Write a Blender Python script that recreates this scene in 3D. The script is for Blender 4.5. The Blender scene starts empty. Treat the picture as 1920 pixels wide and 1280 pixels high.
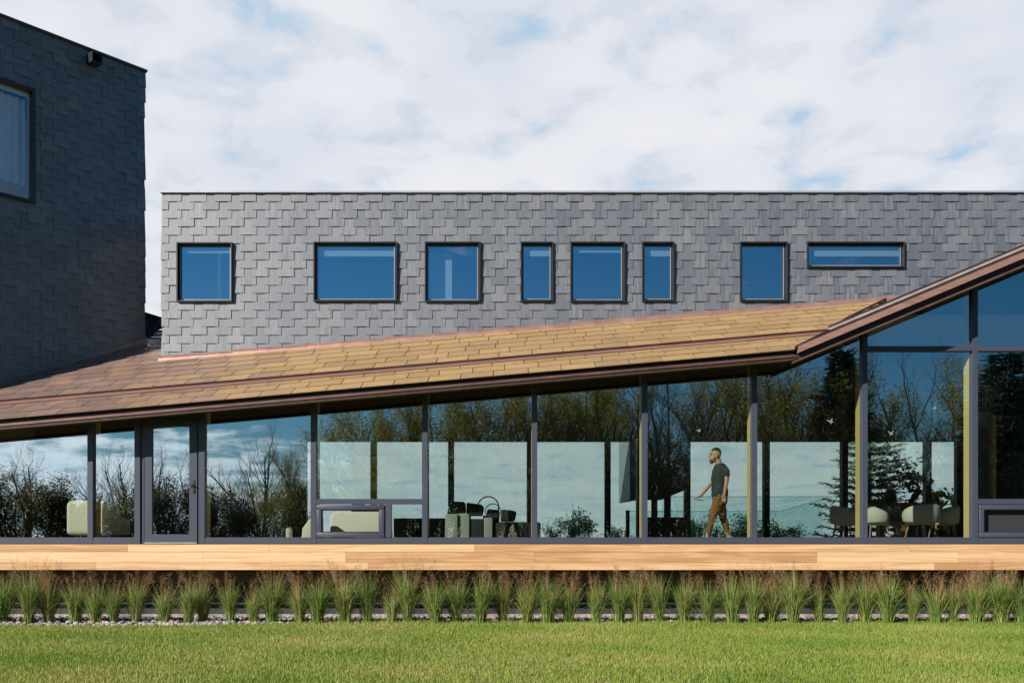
import bpy, math, random
import numpy as np
from mathutils import Vector, Matrix, Quaternion
R = math.radians
scene = bpy.context.scene
COL = scene.collection
CAMZ = 1.45
F = 1800.0
HY = 1012.0

def P(px, py, d):
    """photo pixel + distance from the viewer -> point"""
    return Vector(((px - 960.0) / F * d, d, CAMZ + (HY - py) / F * d))
def PX(px, d): return (px - 960.0) / F * d
def PZ(py, d): return CAMZ + (HY - py) / F * d

# ------------------------------------------------------------------ materials
def new_mat(name):
    m = bpy.data.materials.new(name); m.use_nodes = True
    nt = m.node_tree; nt.nodes.clear()
    return m, nt
def N(nt, typ, **kw):
    n = nt.nodes.new(typ)
    for k, v in kw.items():
        if k.startswith('i_'):
            key = k[2:]
            key = int(key) if key.isdigit() else key.replace('_', ' ')
            n.inputs[key].default_value = v
        else: setattr(n, k, v)
    return n
def L(nt, a, b): nt.links.new(a, b)
def rgb(c): return (c[0], c[1], c[2], 1.0)
def ramp(nt, stops, interp='LINEAR'):
    n = nt.nodes.new('ShaderNodeValToRGB'); cr = n.color_ramp; cr.interpolation = interp
    while len(cr.elements) > 1: cr.elements.remove(cr.elements[-1])
    cr.elements[0].position = stops[0][0]; cr.elements[0].color = rgb(stops[0][1])
    for p, c in stops[1:]:
        e = cr.elements.new(p); e.color = rgb(c)
    return n
def mapping(nt, scale=(1,1,1), src='Object', rot=(0,0,0)):
    tc = N(nt, 'ShaderNodeTexCoord'); mp = N(nt, 'ShaderNodeMapping')
    mp.inputs['Scale'].default_value = scale; mp.inputs['Rotation'].default_value = rot
    L(nt, tc.outputs[src], mp.inputs['Vector']); return mp.outputs['Vector']
def mixc(nt, fac, a, b, mode='MIX'):
    n = nt.nodes.new('ShaderNodeMix'); n.data_type = 'RGBA'; n.blend_type = mode
    for sock, v in ((n.inputs[0], fac), (n.inputs[6], a), (n.inputs[7], b)):
        if isinstance(v, (int, float)): sock.default_value = v
        elif isinstance(v, tuple): sock.default_value = rgb(v)
        else: L(nt, v, sock)
    return n.outputs[2]
def math_n(nt, op, a, b=None, clamp=False):
    n = nt.nodes.new('ShaderNodeMath'); n.operation = op; n.use_clamp = clamp
    for i, v in enumerate((a, b)):
        if v is None: continue
        if isinstance(v, (int, float)): n.inputs[i].default_value = v
        else: L(nt, v, n.inputs[i])
    return n.outputs[0]
def attr(nt, name): return N(nt, 'ShaderNodeAttribute', attribute_name=name).outputs['Fac']

def simple(name, col, rough=0.5, metal=0.0, var=0.12, scale=6.0, bump=0.0, stretch=(1,1,1), spec=0.5):
    m, nt = new_mat(name)
    v = mapping(nt, stretch)
    nz = N(nt, 'ShaderNodeTexNoise'); nz.inputs['Scale'].default_value = scale; nz.inputs['Detail'].default_value = 5
    L(nt, v, nz.inputs['Vector'])
    a = tuple(max(0, c*(1-var)) for c in col); b = tuple(min(1, c*(1+var)) for c in col)
    rp = ramp(nt, [(0.3, a), (0.7, b)]); L(nt, nz.outputs['Fac'], rp.inputs['Fac'])
    p = N(nt, 'ShaderNodeBsdfPrincipled'); L(nt, rp.outputs['Color'], p.inputs['Base Color'])
    p.inputs['Roughness'].default_value = rough; p.inputs['Metallic'].default_value = metal
    p.inputs['Specular IOR Level'].default_value = spec
    if bump:
        bp = N(nt, 'ShaderNodeBump'); bp.inputs['Strength'].default_value = bump; bp.inputs['Distance'].default_value = 0.01
        L(nt, nz.outputs['Fac'], bp.inputs['Height']); L(nt, bp.outputs['Normal'], p.inputs['Normal'])
    o = N(nt, 'ShaderNodeOutputMaterial'); L(nt, p.outputs[0], o.inputs['Surface'])
    return m

def mat_slate(name='slate', dark=1.0):
    m, nt = new_mat(name)
    r = attr(nt, 'rnd')
    base = ramp(nt, [(0.0, (.085, .092, .110)), (0.5, (.112, .119, .136)), (1.0, (.142, .146, .158))])
    L(nt, r, base.inputs['Fac'])
    v = mapping(nt, (14, 14, 0.6))
    # shift the streaks per slate
    off = N(nt, 'ShaderNodeVectorMath', operation='ADD'); cx = N(nt, 'ShaderNodeCombineXYZ')
    s = math_n(nt, 'MULTIPLY', r, 91.0); L(nt, s, cx.inputs[0]); L(nt, s, cx.inputs[2])
    L(nt, v, off.inputs[0]); L(nt, cx.outputs[0], off.inputs[1])
    nz = N(nt, 'ShaderNodeTexNoise'); nz.inputs['Scale'].default_value = 1.6; nz.inputs['Detail'].default_value = 6; nz.inputs['Roughness'].default_value = .65
    L(nt, off.outputs[0], nz.inputs['Vector'])
    st = ramp(nt, [(0.36, (.52, .52, .53)), (0.52, (1.0, 1.0, 1.0)), (.66, (1.42, 1.41, 1.39))]); L(nt, nz.outputs['Fac'], st.inputs['Fac'])
    # how streaked a slate is varies from one to the next
    amt = math_n(nt, 'FRACT', math_n(nt, 'MULTIPLY', r, 7.31))
    amt = math_n(nt, 'MULTIPLY', amt, 0.95)
    c = mixc(nt, amt, base.outputs['Color'], mixc(nt, 1.0, base.outputs['Color'], st.outputs['Color'], 'MULTIPLY'))
    p = N(nt, 'ShaderNodeBsdfPrincipled'); L(nt, c, p.inputs['Base Color'])
    p.inputs['Roughness'].default_value = .50; p.inputs['Specular IOR Level'].default_value = 1.0
    bp = N(nt, 'ShaderNodeBump'); bp.inputs['Strength'].default_value = .25; bp.inputs['Distance'].default_value = .004
    L(nt, nz.outputs['Fac'], bp.inputs['Height']); L(nt, bp.outputs['Normal'], p.inputs['Normal'])
    o = N(nt, 'ShaderNodeOutputMaterial'); L(nt, p.outputs[0], o.inputs['Surface'])
    return m

def mat_copper_shingle():
    m, nt = new_mat('copper_shingle')
    r = attr(nt, 'rnd')
    tc = N(nt, 'ShaderNodeTexCoord'); sp = N(nt, 'ShaderNodeSeparateXYZ'); L(nt, tc.outputs['Object'], sp.inputs[0])
    nz = N(nt, 'ShaderNodeTexNoise'); nz.inputs['Scale'].default_value = 2.2; nz.inputs['Detail'].default_value = 5
    mp = N(nt, 'ShaderNodeMapping'); mp.inputs['Scale'].default_value = (1.2, .8, .8); L(nt, tc.outputs['Object'], mp.inputs['Vector'])
    L(nt, mp.outputs['Vector'], nz.inputs['Vector'])
    # patina: older purple-brown sheets at the low end, tan-gold ones further up the eave and at the valley
    g = N(nt, 'ShaderNodeMapRange'); g.inputs['From Min'].default_value = -8.6; g.inputs['From Max'].default_value = -3.0
    L(nt, sp.outputs['X'], g.inputs['Value'])
    t = math_n(nt, 'ADD', g.outputs[0], math_n(nt, 'MULTIPLY', math_n(nt, 'SUBTRACT', nz.outputs['Fac'], .5), 1.0))
    t = math_n(nt, 'ADD', t, math_n(nt, 'MULTIPLY', math_n(nt, 'SUBTRACT', r, .5), .42), clamp=True)
    cr = ramp(nt, [(0.0, (.25, .168, .142)), (.32, (.33, .215, .155)), (.62, (.40, .262, .140)), (1.0, (.45, .295, .135))])
    L(nt, t, cr.inputs['Fac'])
    nz2 = N(nt, 'ShaderNodeTexNoise'); nz2.inputs['Scale'].default_value = 9; nz2.inputs['Detail'].default_value = 6
    L(nt, tc.outputs['Object'], nz2.inputs['Vector'])
    st = ramp(nt, [(.30, (.90, .88, .90)), (.5, (1, 1, 1)), (.72, (1.05, 1.05, 1.04))]); L(nt, nz2.outputs['Fac'], st.inputs['Fac'])
    c = mixc(nt, 1.0, cr.outputs['Color'], st.outputs['Color'], 'MULTIPLY')
    br = N(nt, 'ShaderNodeMapRange'); br.inputs['To Min'].default_value = .86; br.inputs['To Max'].default_value = 1.1
    L(nt, math_n(nt, 'FRACT', math_n(nt, 'MULTIPLY', r, 5.7)), br.inputs['Value'])
    cb = N(nt, 'ShaderNodeCombineXYZ')
    for i in range(3): L(nt, br.outputs[0], cb.inputs[i])
    c = mixc(nt, 1.0, c, cb.outputs[0], 'MULTIPLY')
    p = N(nt, 'ShaderNodeBsdfPrincipled'); L(nt, c, p.inputs['Base Color'])
    p.inputs['Metallic'].default_value = .25; p.inputs['Roughness'].default_value = .45
    o = N(nt, 'ShaderNodeOutputMaterial'); L(nt, p.outputs[0], o.inputs['Surface'])
    return m

def mat_wood(name, c0, c1, c2, axis='X', rough=.5, scale=1.0, spec=.3):
    m, nt = new_mat(name)
    r = attr(nt, 'rnd')
    sc = {'X': (.5, 9, 9), 'Z': (9, 9, .5), 'Y': (9, .5, 9)}[axis]
    v = mapping(nt, tuple(s*scale for s in sc))
    off = N(nt, 'ShaderNodeVectorMath', operation='ADD'); cx = N(nt, 'ShaderNodeCombineXYZ')
    s = math_n(nt, 'MULTIPLY', r, 57.0)
    for i in range(3): L(nt, s, cx.inputs[i])
    L(nt, v, off.inputs[0]); L(nt, cx.outputs[0], off.inputs[1])
    nz = N(nt, 'ShaderNodeTexNoise'); nz.inputs['Scale'].default_value = 1.5; nz.inputs['Detail'].default_value = 7; nz.inputs['Distortion'].default_value = 1.1
    L(nt, off.outputs[0], nz.inputs['Vector'])
    cr = ramp(nt, [(.25, c0), (.5, c1), (.75, c2)])
    k = math_n(nt, 'ADD', nz.outputs['Fac'], math_n(nt, 'MULTIPLY', math_n(nt, 'SUBTRACT', r, .5), .42))
    L(nt, k, cr.inputs['Fac'])
    p = N(nt, 'ShaderNodeBsdfPrincipled'); L(nt, cr.outputs['Color'], p.inputs['Base Color'])
    p.inputs['Roughness'].default_value = rough; p.inputs['Specular IOR Level'].default_value = spec
    bp = N(nt, 'ShaderNodeBump'); bp.inputs['Strength'].default_value = .15; bp.inputs['Distance'].default_value = .005
    L(nt, nz.outputs['Fac'], bp.inputs['Height']); L(nt, bp.outputs['Normal'], p.inputs['Normal'])
    o = N(nt, 'ShaderNodeOutputMaterial'); L(nt, p.outputs[0], o.inputs['Surface'])
    return m

def mat_glass(name, refl=.33, tint=(.60, .72, .70), gtint=(.86, .95, 1.0), wave=1.0, rough=0.0):
    m, nt = new_mat(name)
    tr = N(nt, 'ShaderNodeBsdfTransparent'); tr.inputs['Color'].default_value = rgb(tint)
    gl = N(nt, 'ShaderNodeBsdfGlossy'); gl.inputs['Color'].default_value = rgb(gtint); gl.inputs['Roughness'].default_value = rough
    lw = N(nt, 'ShaderNodeLayerWeight'); lw.inputs['Blend'].default_value = .5
    f = math_n(nt, 'ADD', math_n(nt, 'MULTIPLY', math_n(nt, 'POWER', lw.outputs['Facing'], 5.0), 1.0 - refl), refl, clamp=True)
    if wave:
        v = mapping(nt, (1.0, 1.0, .30))
        nz = N(nt, 'ShaderNodeTexNoise'); nz.inputs['Scale'].default_value = 4.2; nz.inputs['Detail'].default_value = .4
        L(nt, v, nz.inputs['Vector'])
        bp = N(nt, 'ShaderNodeBump'); bp.inputs['Strength'].default_value = 1.0; bp.inputs['Distance'].default_value = .00026*wave
        L(nt, nz.outputs['Fac'], bp.inputs['Height']); L(nt, bp.outputs['Normal'], gl.inputs['Normal'])
    mx = N(nt, 'ShaderNodeMixShader'); L(nt, f, mx.inputs[0]); L(nt, tr.outputs[0], mx.inputs[1]); L(nt, gl.outputs[0], mx.inputs[2])
    o = N(nt, 'ShaderNodeOutputMaterial'); L(nt, mx.outputs[0], o.inputs['Surface'])
    return m

def mat_leaf(name, cols, trans=.35, rough=.55, spec=.3):
    m, nt = new_mat(name)
    r = attr(nt, 'rnd')
    n = len(cols); cr = ramp(nt, [(i/(n-1), c) for i, c in enumerate(cols)]); L(nt, r, cr.inputs['Fac'])
    p = N(nt, 'ShaderNodeBsdfPrincipled'); L(nt, cr.outputs['Color'], p.inputs['Base Color'])
    p.inputs['Roughness'].default_value = rough; p.inputs['Specular IOR Level'].default_value = spec
    t = N(nt, 'ShaderNodeBsdfTranslucent'); L(nt, cr.outputs['Color'], t.inputs['Color'])
    mx = N(nt, 'ShaderNodeMixShader'); mx.inputs[0].default_value = trans
    L(nt, p.outputs[0], mx.inputs[1]); L(nt, t.outputs[0], mx.inputs[2])
    o = N(nt, 'ShaderNodeOutputMaterial'); L(nt, mx.outputs[0], o.inputs['Surface'])
    return m

M = {}
M['slate'] = mat_slate()
M['copper_shingle'] = mat_copper_shingle()
M['copper'] = simple('copper_trim', (.36, .185, .14), .42, .45, .22, 5, stretch=(.5, 3, 3))
M['copper_bright'] = simple('copper_flashing', (.34, .19, .15), .45, .4, .2, 4)
M['copper_gutter'] = simple('copper_gutter', (.15, .078, .062), .42, .4, .25, 5, stretch=(.5, 3, 3))
M['copper_rake'] = simple('copper_rake', (.32, .175, .14), .5, .3, .2, 5, stretch=(.6, 3, 3))
M['copper_pale'] = simple('copper_pale', (.40, .33, .29), .5, .3, .15, 5)
M['copper_dark'] = simple('copper_dark', (.065, .038, .032), .5, .3, .25, 4)
M['frame'] = simple('grey_blue_aluminium', (.047, .055, .079), .42, 0.0, .04, 3, spec=.4)
M['frame_dark'] = simple('charcoal_aluminium', (.020, .021, .026), .4, 0.0, .06, 3)
M['coping'] = simple('coping_metal', (.36, .37, .39), .4, .3, .1, 3)
M['glass'] = mat_glass('window_glass', .40, (.85, .93, .88), (.78, .95, 1.0))
M['glass_upper'] = mat_glass('upper_window_glass', .50, (.58, .70, .76), (1.0, .98, 1.0), wave=.3)
M['glass_tower'] = mat_glass('tower_window_glass', .22, (.92, .92, .94), (.9, .95, 1.0), wave=.3)
M['glass_rear'] = mat_glass('rear_glass', .06, (.80, .95, .92), wave=0)
M['glass_rail'] = mat_glass('rail_glass', .05, (.89, .96, .95), wave=0)
M['deck'] = mat_wood('deck_wood', (.42, .225, .105), (.57, .345, .175), (.68, .45, .255), 'X')
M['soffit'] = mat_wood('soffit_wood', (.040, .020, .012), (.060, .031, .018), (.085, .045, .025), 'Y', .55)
M['beam'] = mat_wood('beam_wood', (.10, .055, .018), (.14, .078, .026), (.18, .105, .037), 'X', .6)
M['post'] = mat_wood('post_wood', (.74, .52, .17), (.82, .60, .22), (.88, .68, .30), 'Z', .55)
M['rafter'] = mat_wood('rafter_wood', (.32, .17, .06), (.40, .23, .09), (.48, .29, .12), 'Y', .55)
M['floor'] = mat_wood('oak_floor', (.22, .14, .08), (.28, .18, .11), (.34, .23, .15), 'X', .4)
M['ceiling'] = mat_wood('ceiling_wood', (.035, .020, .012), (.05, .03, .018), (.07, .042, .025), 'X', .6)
M['dark_wall'] = simple('dark_wall', (.022, .022, .024), .6, 0, .2, 2)
M['room_wall'] = simple('room_wall', (.62, .61, .60), .8, 0, .05, 2)
M['blind'] = simple('blind_fabric', (.70, .71, .72), .8, 0, .05, 60, stretch=(.05, 1, 1))
M['sky_sheet'] = simple('reflection_sheet', (.78, .76, .80), .9, 0, .06, 3)  # pale tone standing for sky reflected in the tower pane
M['concrete'] = simple('foundation_concrete', (.33, .285, .25), .9, 0, .5, 22, .9)
M['wall_shade'] = simple('foundation_shade', (.030, .030, .032), .8, 0, .25, 7)  # near-black wall colour standing for the shade under the deck
M['steel'] = simple('threshold_steel', (.7, .7, .7), .3, .9, .1, 4)
M['black'] = simple('black_metal', (.012, .012, .013), .45, 0, .1, 5)
M['decal'] = simple('decal_vinyl', (.17, .21, .18), .7, 0, .04, 9)
M['screen'] = simple('insect_screen', (.085, .085, .095), .8, 0, .15, 120)

# ------------------------------------------------------------------ mesh building
class MB:
    def __init__(s): s.v = []; s.f = []; s.r = []; s.m = []
    def face(s, pts, rnd=.5, mi=0):
        n = len(s.v); s.v += [tuple(p) for p in pts]; s.f.append(tuple(range(n, n+len(pts)))); s.r.append(rnd); s.m.append(mi)
    def mesh(s, vs, fs, rnd=.5, mi=0):
        n = len(s.v); s.v += [tuple(p) for p in vs]
        for f in fs: s.f.append(tuple(i+n for i in f)); s.r.append(rnd); s.m.append(mi)
    def box(s, x0, x1, y0, y1, z0, z1, rnd=.5, mi=0):
        vs = [(x, y, z) for x in (x0, x1) for y in (y0, y1) for z in (z0, z1)]
        s.mesh(vs, [(0,1,3,2), (4,6,7,5), (0,4,5,1), (2,3,7,6), (0,2,6,4), (1,5,7,3)], rnd, mi)
    def prism(s, poly, axis, a, b, rnd=.5, mi=0):
        """poly of (u,v) extruded along axis between a and b"""
        def mk(u, v, w): return {'y': (u, w, v), 'x': (w, u, v), 'z': (u, v, w)}[axis]
        n = len(poly)
        vs = [mk(u, v, a) for u, v in poly] + [mk(u, v, b) for u, v in poly]
        fs = [tuple(range(n))[::-1], tuple(range(n, 2*n))] + [(i, (i+1) % n, n+(i+1) % n, n+i) for i in range(n)]
        s.mesh(vs, fs, rnd, mi)
    def hexa(s, pts, rnd=.5, mi=0):
        """8 points: bottom four then top four, same order"""
        s.mesh(pts, [(3,2,1,0), (4,5,6,7), (0,1,5,4), (1,2,6,5), (2,3,7,6), (3,0,4,7)], rnd, mi)
    def tube(s, pts, rad, sides=6, rnd=.5, mi=0, cap=True):
        pts = [Vector(p) for p in pts]; n = len(pts)
        if not hasattr(rad, '__len__'): rad = [rad]*n
        vs = []; t0 = None; nrm = None
        for i in range(n):
            t = (pts[min(i+1, n-1)] - pts[max(i-1, 0)])
            if t.length < 1e-9: t = Vector((0, 0, 1))
            t.normalize()
            if nrm is None:
                a = Vector((1, 0, 0)) if abs(t.x) < .8 else Vector((0, 1, 0)); nrm = (a - t*a.dot(t)).normalized()
            else:
                nrm = nrm - t*nrm.dot(t)
                nrm = nrm.normalized() if nrm.length > 1e-6 else t.orthogonal().normalized()
            b = t.cross(nrm)
            for k in range(sides):
                an = 2*math.pi*k/sides
                vs.append(pts[i] + (nrm*math.cos(an) + b*math.sin(an))*rad[i])
        fs = [(i*sides+k, i*sides+(k+1) % sides, (i+1)*sides+(k+1) % sides, (i+1)*sides+k) for i in range(n-1) for k in range(sides)]
        if cap: fs += [tuple(range(sides))[::-1], tuple(range((n-1)*sides, n*sides))]
        s.mesh(vs, fs, rnd, mi)
    def rings(s, rings, rnd=.5, mi=0, closed=True):
        """list of equal-length point rings joined into a surface"""
        k = len(rings[0]); vs = [p for r in rings for p in r]
        fs = [(i*k+j, i*k+(j+1) % k, (i+1)*k+(j+1) % k, (i+1)*k+j) for i in range(len(rings)-1) for j in range(k)]
        if closed: fs += [tuple(range(k))[::-1], tuple(range((len(rings)-1)*k, len(rings)*k))]
        s.mesh(vs, fs, rnd, mi)
    def lathe(s, prof, c=(0, 0, 0), sides=20, rnd=.5, mi=0):
        s.rings([[(c[0]+r*math.cos(2*math.pi*k/sides), c[1]+r*math.sin(2*math.pi*k/sides), c[2]+z) for k in range(sides)] for r, z in prof], rnd, mi)
    def ellipsoid(s, c, r, seg=16, rg=10, rot=None, rnd=.5, mi=0):
        c = Vector(c); rows = []
        for i in range(rg+1):
            th = math.pi*(i/rg); th = min(max(th, .02), math.pi-.02)
            row = []
            for k in range(seg):
                ph = 2*math.pi*k/seg
                v = Vector((r[0]*math.sin(th)*math.cos(ph), r[1]*math.sin(th)*math.sin(ph), -r[2]*math.cos(th)))
                if rot is not None: v = rot @ v
                row.append(c+v)
            rows.append(row)
        s.rings(rows, rnd, mi)
    def build(s, name, mat, parent=None, smooth=False, label=None):
        me = bpy.data.meshes.new(name)
        o0 = root_loc(parent) if parent else Vector((0, 0, 0))
        me.from_pydata([(x-o0.x, y-o0.y, z-o0.z) for x, y, z in s.v], [], s.f)
        a = me.attributes.new('rnd', 'FLOAT', 'FACE'); a.data.foreach_set('value', s.r)
        for mm in (mat if isinstance(mat, (list, tuple)) else [mat]): me.materials.append(mm)
        if any(s.m): me.polygons.foreach_set('material_index', s.m)
        if smooth: me.polygons.foreach_set('use_smooth', [True]*len(me.polygons))
        me.update()
        o = bpy.data.objects.new(name, me); COL.objects.link(o)
        if parent: o.parent = parent
        if label: o['label'] = label
        return o
def root_loc(o):
    v = Vector((0, 0, 0))
    while o is not None: v = v + o.location; o = o.parent
    return v
def tag(o, label=None, cat=None, group=None, kind=None):
    if label: o['label'] = label
    if cat: o['category'] = cat
    if group: o['group'] = group
    if kind: o['kind'] = kind
    return o
def empty(name, loc, label, cat, group=None):
    o = bpy.data.objects.new(name, None); COL.objects.link(o); o.location = loc; o.empty_display_size = .2
    return tag(o, label, cat, group)
def copy_tree(o, parent=None, depth=0):
    c = o.copy(); COL.objects.link(c)
    if parent is not None: c.parent = parent
    for ch in list(o.children): copy_tree(ch, c)
    return c
def bevel(o, w, seg=3):
    b = o.modifiers.new('bevel', 'BEVEL'); b.width = w; b.segments = seg; b.limit_method = 'ANGLE'; b.angle_limit = R(40)
    o.data.polygons.foreach_set('use_smooth', [True]*len(o.data.polygons)); return o

rng = random.Random(7)
nrg = np.random.default_rng(11)

# ================================================================== SETTING
GZ, ZF, ZB, ZR = 18.0, 17.2, 20.2, 25.2       # glass line, eave, upper wall, rear glass
FLOOR = 1.40
g = MB()
def ground_mat():
    m, nt = new_mat('turf_soil')
    v = mapping(nt, (1, 1, 1))
    nz = N(nt, 'ShaderNodeTexNoise'); nz.inputs['Scale'].default_value = 1.3; nz.inputs['Detail'].default_value = 9
    L(nt, v, nz.inputs['Vector'])
    cr = ramp(nt, [(.3, (.09, .115, .025)), (.55, (.115, .13, .032)), (.75, (.16, .14, .055))]); L(nt, nz.outputs['Fac'], cr.inputs['Fac'])
    p = N(nt, 'ShaderNodeBsdfPrincipled'); L(nt, cr.outputs[0], p.inputs['Base Color']); p.inputs['Roughness'].default_value = .95
    p.inputs['Specular IOR Level'].default_value = .1
    o = N(nt, 'ShaderNodeOutputMaterial'); L(nt, p.outputs[0], o.inputs['Surface']); return m
g.face([(-900, -900, 0), (900, -900, 0), (900, 900, 0), (-900, 900, 0)])
lawn = g.build('lawn', ground_mat()); tag(lawn, 'flat green lawn in front of the long glazed house', 'lawn', kind='structure')

# gravel strip: front edge runs closer to the viewer at the left
def gravel_front(x):
    t = min(max((x + 5.6) / 3.0, 0), 1); t = t*t*(3-2*t)
    return 16.02 + (16.93-16.02)*t + .05*math.sin(x*2.1)
def lawn_patch(x, y):
    return .5 + .28*math.sin(x*.9+y*2.3+1) + .22*math.sin(x*2.3-y*1.1) 
# grass blades
nb = 400000
Y = 9.0 + 8.05*(nrg.random(nb)**.92); X = (nrg.random(nb)*2-1)*(.5333*Y+2.6)
gf = np.array([gravel_front(x) for x in X]); keep = Y < gf + nrg.normal(0, .035, nb)
X = X[keep]; Y = Y[keep]; nb = len(X)
pat = np.sin(X*.5+Y*.9+.7)*np.sin(X*.9-Y*1.3)*.7+np.sin(X*1.4+Y*2.7)*.35+np.sin(X*2.1-Y*.9+1)*.3+np.sin(X*.33+2)*.4+nrg.normal(0, .55, nb)
dry = nrg.random(nb) < np.clip(.20+.17*pat, .06, .6)
hgt = .028 + .026*nrg.random(nb) + np.where(dry, -.006, .004)
hgt = hgt*np.where(Y > gf[keep]-.35, 1.35, 1.0)
wid = .0032 + .003*nrg.random(nb)
an = nrg.random(nb)*2*np.pi; lean = nrg.random(nb)*.028; la = nrg.random(nb)*2*np.pi
V = np.zeros((nb, 3, 3))
V[:, 0, 0] = X-np.cos(an)*wid; V[:, 0, 1] = Y-np.sin(an)*wid; V[:, 0, 2] = -.002
V[:, 1, 0] = X+np.cos(an)*wid; V[:, 1, 1] = Y+np.sin(an)*wid; V[:, 1, 2] = -.002
V[:, 2, 0] = X+np.cos(la)*lean; V[:, 2, 1] = Y+np.sin(la)*lean; V[:, 2, 2] = hgt
me = bpy.data.meshes.new('lawn_grass'); me.vertices.add(nb*3); me.loops.add(nb*3); me.polygons.add(nb)
me.vertices.foreach_set('co', V.reshape(-1)); me.loops.foreach_set('vertex_index', np.arange(nb*3, dtype=np.int32))
me.polygons.foreach_set('loop_start', np.arange(0, nb*3, 3, dtype=np.int32)); me.polygons.foreach_set('loop_total', np.full(nb, 3, dtype=np.int32))
me.update(calc_edges=True)
a = me.attributes.new('rnd', 'FLOAT', 'FACE')
rv = np.where(dry, .72+.28*nrg.random(nb), np.clip(.30+.13*pat+nrg.normal(0, .15, nb), 0, .68)); a.data.foreach_set('value', rv.astype(np.float32))
M['grass'] = mat_leaf('grass_blade', [(.10, .19, .024), (.19, .30, .034), (.30, .385, .048), (.38, .37, .08), (.42, .33, .16), (.52, .42, .25)], .35, .5, .35)
me.materials.append(M['grass'])
go = bpy.data.objects.new('lawn_grass', me); COL.objects.link(go)
tag(go, 'short mown green grass with a few straw coloured blades', 'grass', kind='stuff')

# gravel stones
ico = []
ph = (1+5**.5)/2
for a_, b_ in ((1, ph), (-1, ph), (1, -ph), (-1, -ph)): ico += [(0, a_, b_), (a_, b_, 0), (b_, 0, a_)]
ico = [Vector(v).normalized() for v in ico]
def hull_faces(vs):
    fs = []
    import itertools
    e = min((vs[0]-v).length for v in vs[1:])*1.05
    for i, j, k in itertools.combinations(range(12), 3):
        if (vs[i]-vs[j]).length < e and (vs[j]-vs[k]).length < e and (vs[i]-vs[k]).length < e: fs.append((i, j, k))
    return fs
icof = hull_faces(ico)
gm = MB()
for i in range(5200):
    x = rng.uniform(-11, 11); y = rng.uniform(15.9, 18.05)
    if x > -4 and rng.random() < .35: continue
    if y < gravel_front(x) - .05: continue
    s = rng.uniform(.022, .055)
    sx, sy, sz = s*rng.uniform(.8, 1.4), s*rng.uniform(.8, 1.3), s*rng.uniform(.5, .85)
    rot = Quaternion((rng.uniform(-.2,.2), rng.uniform(-.2,.2), 1), rng.uniform(0, 6.3)).to_matrix()
    gm.mesh([rot @ Vector((v.x*sx*rng.uniform(.85, 1.1), v.y*sy*rng.uniform(.85, 1.1), v.z*sz)) + Vector((x, y, sz*.55)) for v in ico], icof, rng.random())
M['stone'] = mat_leaf('gravel_stone', [(.20, .175, .155), (.31, .275, .245), (.40, .36, .325), (.26, .235, .22)], 0.0, .85)
tag(gm.build('gravel', M['stone']), 'pale grey-pink gravel strip along the foot of the deck', 'gravel', kind='stuff')
gb = MB()
xs = [-14 + .25*i for i in range(113)]
for x0, x1 in zip(xs, xs[1:]):
    gb.face([(x0, gravel_front(x0), .004), (x1, gravel_front(x1), .004), (x1, 18.4, .004), (x0, 18.4, .004)])
tag(gb.build('gravel_bed', simple('gravel_soil', (.20, .18, .165), .95, 0, .5, 40, .6)), 'gravel bed under the grasses and the deck edge', 'gravel bed', kind='structure')

# ================================================================== HOUSE
house = empty('house', (0, 18, 0), 'long modern house with slate clad upper floor, copper roof and glazed ground floor', 'house')
DECKZ = 1.375

# ---- roof surface
E0 = P(0, 787, ZF); E1 = P(1490, 657, ZF); W0 = P(305, 680, ZB); W1 = P(1670, 568, ZB)
se = (E1.z-E0.z)/(E1.x-E0.x); sw = (W1.z-W0.z)/(W1.x-W0.x)
def roof(x, t):
    e = E0.z + se*(x-E0.x); w = W0.z + sw*(x-W0.x)
    return e + (w-e)*t/3.0
FX0, FX1 = PX(1490, ZF), PX(1665, ZB)
def foldx(t): return FX0 + (FX1-FX0)*t/3.0
def roof2(x, t):
    xf = foldx(t); return roof(xf, t) + .418*(x-xf)
def roofz(x, t): return roof(x, t) if x < foldx(t) else roof2(x, t)

sh = MB(); rr = random.Random(3)
def shingles(t0, t1, rows, xa, xb, lift, clip_fold=True, xclip=None):
    for k in range(rows):
        ta = t0 + (t1-t0)*k/rows; tb = t0 + (t1-t0)*(k+1)/rows
        x = xa - rr.uniform(0, .6)
        while x < xb:
            w = .60 + rr.uniform(-.03, .03); xl, xr = x, x+w
            x += w
            def cl(xx, t):
                return min(xx, foldx(t)) if clip_fold else xx
            al, ar = cl(xl, ta), cl(xr, ta); bl, br = cl(xl, tb+.03), cl(xr, tb+.03)
            if ar-al < .01 and br-bl < .01: continue
            if ar-al < .01: ar = al
            rnd = rr.random(); hb = .028+lift+rr.uniform(-.002, .003); ht = .006+lift
            gap = .007
            A = Vector((al+gap, ZF+ta, roof(al, ta)+hb)); B = Vector((ar-gap, ZF+ta, roof(ar, ta)+hb))
            C = Vector((br-gap, ZF+tb+.03, roof(br, tb+.03)+ht)); D = Vector((bl+gap, ZF+tb+.03, roof(bl, tb+.03)+ht))
            sh.face([A, B, C, D], rnd)
            dn = Vector((0, .003, -.013))
            sh.face([A+dn, B+dn, B, A], rnd); sh.face([A+dn, D+dn, C+dn, B+dn], rnd)
shingles(0, 1.0, 3, -13.5, 8.2, 0)
shingles(1.0, 3.02, 6, -13.5, 8.6, .06)
shingles(3.02, 5.75, 8, -13.5, -6.4, .06, clip_fold=False)
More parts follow.
